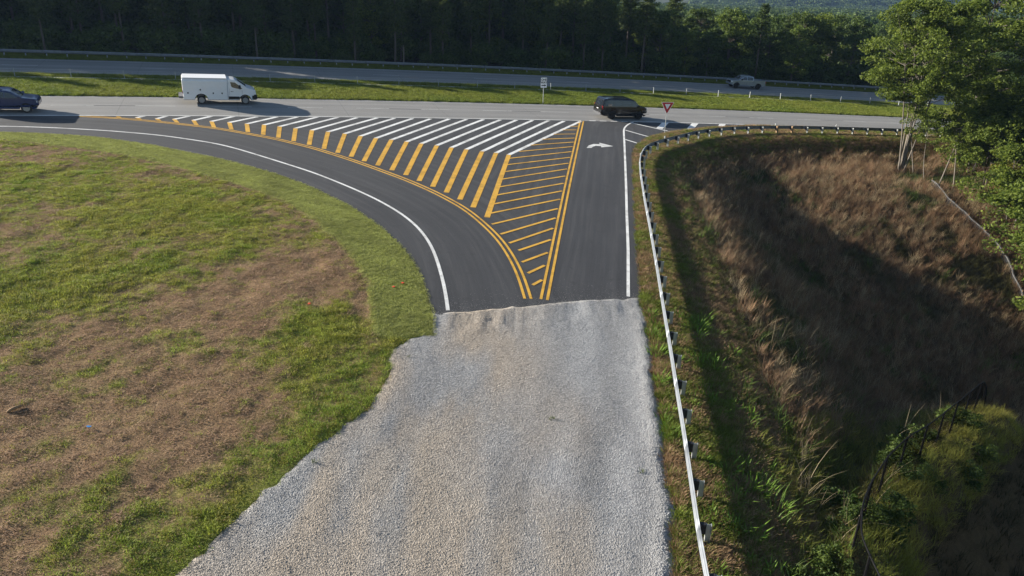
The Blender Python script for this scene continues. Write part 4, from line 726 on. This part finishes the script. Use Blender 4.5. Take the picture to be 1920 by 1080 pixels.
# tall dry grass in the basin
x,y=pts_in(7,46,12,79,9.5); d=pdist(x,y,RAIL); z=G(x,y); s,q=sq(x,y); bd=pdist(x,y,BERM); tb=fbm(x*.22,y*.22,71)+.5*(fbm(x*.9,y*.9,72)-.5)
k=inpoly(x,y,RP)&(d>3.4+1.6*fbm(x*.4,y*.4,73))&(q<-3.5)&inview(x,y,z,1.12)&~inpoly(x,y,BP); x,y,z,tb,d,q,bd=x[k],y[k],z[k],tb[k],d[k],q[k],bd[k]
br=(tb>.36)&(d>4.)&(bd>2.6); sw=jitter(len(x))<.3; c=np.where(br[:,None],np.where(sw[:,None],np.array([.36,.28,.165]),np.array([.25,.155,.088]))*(.6+.8*fbm(x*.35,y*.35,85))[:,None],np.where((y>60)[:,None],np.array([.075,.105,.028]),np.array([.115,.105,.038])))*(.55+.85*jitter(len(x)))[:,None]
scatter('tall_dry_grass',np.c_[x,y,z-.05][br],jitter(br.sum())*6.28,np.c_[.9+.5*jitter(br.sum()),.9+.5*jitter(br.sum()),.55+.6*jitter(br.sum())],c[br],TALL,'tall reddish brown dry grass filling the sunken basin','grass')
nb=~br; scatter('basin_undergrowth',np.c_[x,y,z-.04][nb],jitter(nb.sum())*6.28,.8+.7*jitter(nb.sum()),c[nb],LONG,'low green undergrowth and brambles on the shaded basin slopes','grass')
STALK=tuft(7,1.35,.25,.010,.75,segs=4)
x,y=pts_in(8,40,14,66,1.2); d=pdist(x,y,RAIL); z=G(x,y); k=inpoly(x,y,RP)&~inpoly(x,y,BP)&(d>4)&(d<16)&(fbm(x*.5,y*.5,87)>.5)&inview(x,y,z); x,y,z=x[k],y[k],z[k]; scatter('seed_stalks',np.c_[x,y,z-.05],jitter(len(x))*6.28,.7+.5*jitter(len(x)),np.array([.46,.37,.23])*(.6+.6*jitter(len(x)))[:,None],STALK,'pale dry seed stalks standing above the basin grass','grass')
x,y=pts_in(7,44,14,66,1.0); d=pdist(x,y,RAIL); z=G(x,y); k=inpoly(x,y,RP)&~inpoly(x,y,BP)&(d>2.5)&(fbm(x*.35,y*.35,89)>.52)&inview(x,y,z); x,y,z=x[k],y[k],z[k]; scatter('basin_weeds',np.c_[x,y,z-.05],jitter(len(x))*6.28,1.+1.1*jitter(len(x)),np.array([.10,.16,.03])*(.6+.7*jitter(len(x)))[:,None],LONG,'green weeds mixed through the dry basin grass','weeds')
# long grass on the pond bank
x,y=pts_in(9,30,11,36,20); z=G(x,y); bd=pdist(x,y,BERM); k=(bd<np.where(inpoly(x,y,BP),2.0,4.0))&inview(x,y,z,1.12)&(pdist(x,y,RAIL)>3); x,y,z=x[k],y[k],z[k]; n_=fbm(x*.5,y*.5,81); c=(np.array([.13,.19,.028])*(1-n_)[:,None]+np.array([.38,.33,.07])*n_[:,None])*(.6+.7*jitter(len(x)))[:,None]
scatter('bank_grass',np.c_[x,y,z-.04],jitter(len(x))*6.28,np.c_[.9+.4*jitter(len(x)),.9+.4*jitter(len(x)),.5+1.6*np.clip(fbm(x*.9,y*.9,83)-.2,0,1)*(.6+.8*jitter(len(x)))],c,LONG,'long yellow green grass on the bank along the black fence','grass')
x,y=pts_in(14,46,11,40,7); z=G(x,y); k=inpoly(x,y,BP)&(pdist(x,y,BERM)>1.8)&inview(x,y,z,1.15); x,y,z=x[k],y[k],z[k]; scatter('bank_foot_grass',np.c_[x,y,z-.04],jitter(len(x))*6.28,.8+.6*jitter(len(x)),np.array([.03,.031,.012])*(.6+.8*jitter(len(x)))[:,None],LONG,'rank grass on the dark far side of the pond bank','grass')  # grass tint set near black, deepening the shade behind the bank crest
# loose stones
ico=bmesh.new(); bmesh.ops.create_icosphere(ico,subdivisions=1,radius=.5)
for v in ico.verts: v.co*=.75+.5*rng.random(); v.co.z*=.7
STN=bpy.data.meshes.new('stone'); ico.to_mesh(STN); ico.free(); STN.materials.append(mat_leaf('crushed_rock_chips',trans=0,rough=.9))
x,y=pts_in(-11,7,9,34.3,520); z=G(x,y)+.02; k=inpoly(x,y,GPOLY)&inview(x,y,z)&(~inpoly(x,y,APOLY)|(pdist(x,y,np.array(ASPHB))<.12)); x,y,z=x[k],y[k],z[k]; c=grav_col(x,y)*(.78+.5*jitter(len(x)))[:,None]*1.03; sz=.010+.026*jitter(len(x))**2.5+.012*(pdist(x,y,gr)<.8)
scatter('loose_gravel',np.c_[x,y,z+ridge_z(x,y)+.004],jitter(len(x))*6.28,sz,c,STN,'loose grey crushed stone spread over the drive','gravel')
x=rng.uniform(-3.4,6.3,2600); y=np.interp(x,[a[0] for a in ASPHB],[a[1] for a in ASPHB])+rng.exponential(.55,2600); k=inpoly(x,y,APOLY); x,y=x[k],y[k]; scatter('dragged_stones',np.c_[x,y,G(x,y)+.03],jitter(len(x))*6.28,.008+.016*jitter(len(x))**2,np.array([.30,.295,.29])*(.6+.8*jitter(len(x)))[:,None],STN,'loose stones dragged from the drive onto the asphalt','gravel')
# weeds in the gravel and ragged edge
wx=np.array([1.6,4.9,4.55,-6.2,-6.0,5.0,-4.1]);wy=np.array([23.0,15.9,20.6,19.6,21.2,16.6,26.2]); scatter('gravel_weeds',np.c_[wx,wy,G(wx,wy)+.02],jitter(7)*6.28,.45+.5*jitter(7),np.array([[.09,.12,.03]]*7),WEED,'few small weeds pushing up through the gravel','weeds')
# trees and bushes on the right of the basin
big=broadleaf(15.5,4.9,0,8,.12,170,38000,.25,PALE,LB,low=.45,clump=1.0,lean=.14); tree('ash_tree',big,37.6,70.6,.4,1.,'large light green tree with several pale fanning trunks beside the basin')
sap=[broadleaf(7.5,1.3,0,1,.07,20,1900,.22,PALE,LB,low=.55,clump=.6,lean=.5) for _ in range(3)]
for i,(x,y,h) in enumerate(((38.6,69.8,.9),(38.9,68.3,.8),(39.6,67.2,1.05),(40.4,66.0,.95))): tree('sapling',sap[i%3],x,y,i*1.7+2,h,'slender pale stemmed sapling leaning at the head of the silt fence','saplings by the silt fence')
T2=broadleaf(17,5.2,0,1,.26,120,21000,.32,BARK,LB,low=.22,clump=1.25); T3=broadleaf(12,4.4,0,2,.18,90,15000,.28,BARK,LB,low=.12,clump=1.1); T4=broadleaf(6.5,3.2,0,3,.08,60,12000,.24,BARK,LB,low=.06,clump=.9); T5=broadleaf(5.0,2.6,0,3,.07,40,8000,.22,PALE,LY,low=.1,clump=.8)
tree('dark_oak',T2,46.5,75.5,0,1.,'dark heavy oak standing behind the light green tree'); tree('dark_oak',T2,53.5,70.5,2.2,1.02,'dark heavy oak rising above the roadside bushes'); tree('dark_oak',T2,62,80,4.1,1.0,'dark heavy oak at the far end of the near guardrail')
tree('maple_tree',T3,47.2,64.5,.6,1.,'mid green maple with low branches behind the silt fence'); tree('maple_tree',T3,50.5,60,3.0,.92,'mid green maple at the outer edge of the basin trees')
for i,(x,y,h) in enumerate(((42.6,60.2,1.),(42.2,55.6,1.05),(45.4,56.5,1.15),(41.6,50.4,.9),(43.5,66.2,.85),(46.,70.6,.95),(44.2,70.2,.8),(48.5,67.,1.1),(47.5,73.2,.9),(46.2,60.,1.2),(44.,52.5,1.05),(42.,47.,1.),(44.8,48.5,1.15),(41.2,43.8,.9),(44.,44.,1.1),(50.,76.,1.))): tree('leafy_bush',T4,x,y,i*1.3,h*1.15,'rounded sunlit bush growing beyond the silt fence','bushes beyond the silt fence')
tree('yellowing_bush',T5,44.4,62.6,1.,1.,'small bush with yellowing leaves among the green bushes')
# wood behind and understorey
x=[];y=[]
for s in np.arange(-95,150,5.2):
    for q in np.arange(47.5,110,7.):
        a=xy(s+rng.normal()*1.6,q+rng.normal()*1.8); x.append(a[0]);y.append(a[1])
x=np.array(x);y=np.array(y); s,q=sq(x,y); f=np.where(s>18,np.interp(s,[18,30,60,150],[.95,.62,.60,.7]),1.25)*(.85+.3*jitter(len(x)))
wood=broadleaf(11.,3.4,0,1,.2,60,6000,.48,BARK,LD,low=.08,clump=1.3)
bmj=bmesh.new(); bmj.from_mesh(wood[0]); nb_=len(bmj.faces); bmj.from_mesh(wood[1]); wm=bpy.data.meshes.new('wood_tree'); bmj.faces.ensure_lookup_table()
for i_,f_ in enumerate(bmj.faces): f_.material_index=0 if i_<nb_ else 1
bmj.to_mesh(wm); bmj.free(); wm.materials.append(BARK); wm.materials.append(LD)
scatter('deep_wood',np.c_[x,y,G(x,y)-.2],jitter(len(x))*6.28,f,np.ones((len(x),3)),wm,'dense dark wood stretching away behind the roadside trees','wood')
ub=broadleaf(2.6,1.7,0,3,.04,26,1500,.30,BARK,LD,low=.05,clump=.7); bmj=bmesh.new(); bmj.from_mesh(ub[1]); um=bpy.data.meshes.new('understorey'); bmj.to_mesh(um); bmj.free(); um.materials.append(LD)
j=rng.random(34)*len(BERM[1:-3]); i0=j.astype(int); bp=BERM[1:-2][i0]*(1-(j%1))[:,None]+BERM[1:-2][np.minimum(i0+1,len(BERM)-4)]*(j%1)[:,None]+rng.normal(size=(34,2))*.9; k=pdist(bp[:,0],bp[:,1],RAIL)>2.6; bp=bp[k]; n=len(bp); scatter('bank_shrubs',np.c_[bp,G(bp[:,0],bp[:,1])-.1],jitter(n)*6.28,.14+.24*jitter(n),np.ones((n,3)),um,'rough leafy weeds and small shrubs on the bank by the black fence','shrubs')
s=rng.uniform(-78,90,420); q=31.6+rng.random(420)**1.3*14; x,y=xy(s,q); scatter('understorey',np.c_[x,y,G(x,y)-.1],jitter(420)*6.28,.5+.9*jitter(420),np.ones((420,3)),um,'dark leafy undergrowth along the foot of the woods','undergrowth')
# distant hills with their own tree cover
hm=fast_mesh('wooded_hills',np.c_[HX,HY,HZ],np.stack([np.arange(170*90).reshape(90,170)[:-1,:-1],np.arange(170*90).reshape(90,170)[:-1,1:],np.arange(170*90).reshape(90,170)[1:,1:],np.arange(170*90).reshape(90,170)[1:,:-1]],-1).reshape(-1,4),mat('hill_soil',(.03,.04,.015),.95)); link('wooded_hills',hm,kind='structure')
n=14000; a=rng.uniform(.22,.78,n); yy=rng.uniform(900,1650,n); xx=a*yy; iz=lambda x_,y_:-45+(np.interp(x_/y_,[-.6,.2,.30,.38,.46,.54,.60,.66,.75,.9],[70,86,92,84,60,34,9,4,10,20])+45)*np.exp(-((y_-1500)/430)**2)+(fbm(x_*.008,y_*.008,3)-.5)*26*np.exp(-((y_-1500)/500)**2)
hc=broadleaf(9,5.,0,1,.3,26,420,1.9,BARK,LD,low=.1,clump=2.2); bmj=bmesh.new(); bmj.from_mesh(hc[1]); hmm=bpy.data.meshes.new('hill_crown'); bmj.to_mesh(hmm); bmj.free(); hmm.materials.append(LD)
scatter('hill_forest',np.c_[xx,yy,iz(xx,yy)-2],jitter(n)*6.28,.8+.7*jitter(n),np.ones((n,3)),hmm,'hazy forest covering the distant hillside','forest')
n=15000; a=rng.uniform(-.85,.95,n); yy=np.sqrt(rng.uniform(150**2,960**2,n)); xx=a*yy; k=(sq(xx,yy)[1]>100); xx,yy=xx[k],yy[k]; n=len(xx); zz=np.where(yy>700,np.maximum(G(xx,yy),iz(xx,yy)),G(xx,yy)); scatter('valley_forest',np.c_[xx,yy,zz-1.5],jitter(n)*6.28,.6+.5*jitter(n),np.ones((n,3)),hmm,'unbroken forest filling the valley between the highway and the hills','forest')
# litter
for x,y,c,l in ((-5.25,32.55,'red','small red scrap lying on the sod near the asphalt'),(-5.63,32.07,'red','red scrap on the sod beside another one'),(-8.99,29.66,'red','lone orange red scrap at the edge of the green patch'),(-13.68,20.21,'blue','bright blue plastic scrap lying on the brown thatch')):
    V=[(math.cos(t)*.09*(.6+.6*random.random()),math.sin(t)*.06*(.6+.6*random.random()),.07+.03*random.random()) for t in np.linspace(0,6.28,9)[:-1]]; V=V+[(a*.9,b*.9,c_-.02) for a,b,c_ in V]
    obj('litter_scrap',V,[tuple(range(8)),tuple(range(15,7,-1))]+[(i,8+i,8+(i+1)%8,(i+1)%8) for i in range(8)],mat('litter_'+c,{'red':(.55,.05,.02),'blue':(.03,.22,.55)}[c],.5),label=l,cat='litter',M=(x,y,float(G(x,y))))
lg=link('rotten_log',None,label='short weathered piece of log half buried in the field',cat='log',M=Matrix.Translation((-16.4,20.75,float(G(-16.4,20.75))))@Matrix.Rotation(.9,4,'Z')); MB().tube(bend((-.25,0,.04),(.25,0,.07),.04,6),[.03,.05,.06,.06,.05,.03],8).build('wood',WOODP,lg,smooth=True)
# ------------------------------------------------------------------ haze
hz,t,b=newmat('thin_haze'); t.nodes.remove(b); pvn=t.nodes.new('ShaderNodeVolumePrincipled'); pvn.inputs['Color'].default_value=(.40,.62,1,1); pvn.inputs['Density'].default_value=.00012; pvn.inputs['Anisotropy'].default_value=.2; t.links.new(pvn.outputs[0],t.nodes['Material Output'].inputs['Volume'])
hb_=MB().box((-2750,-480,-75),(2750,3100,150)); ho=hb_.build('haze',hz,label='thin bluish haze that softens the distant hills',cat='haze',kind='stuff')
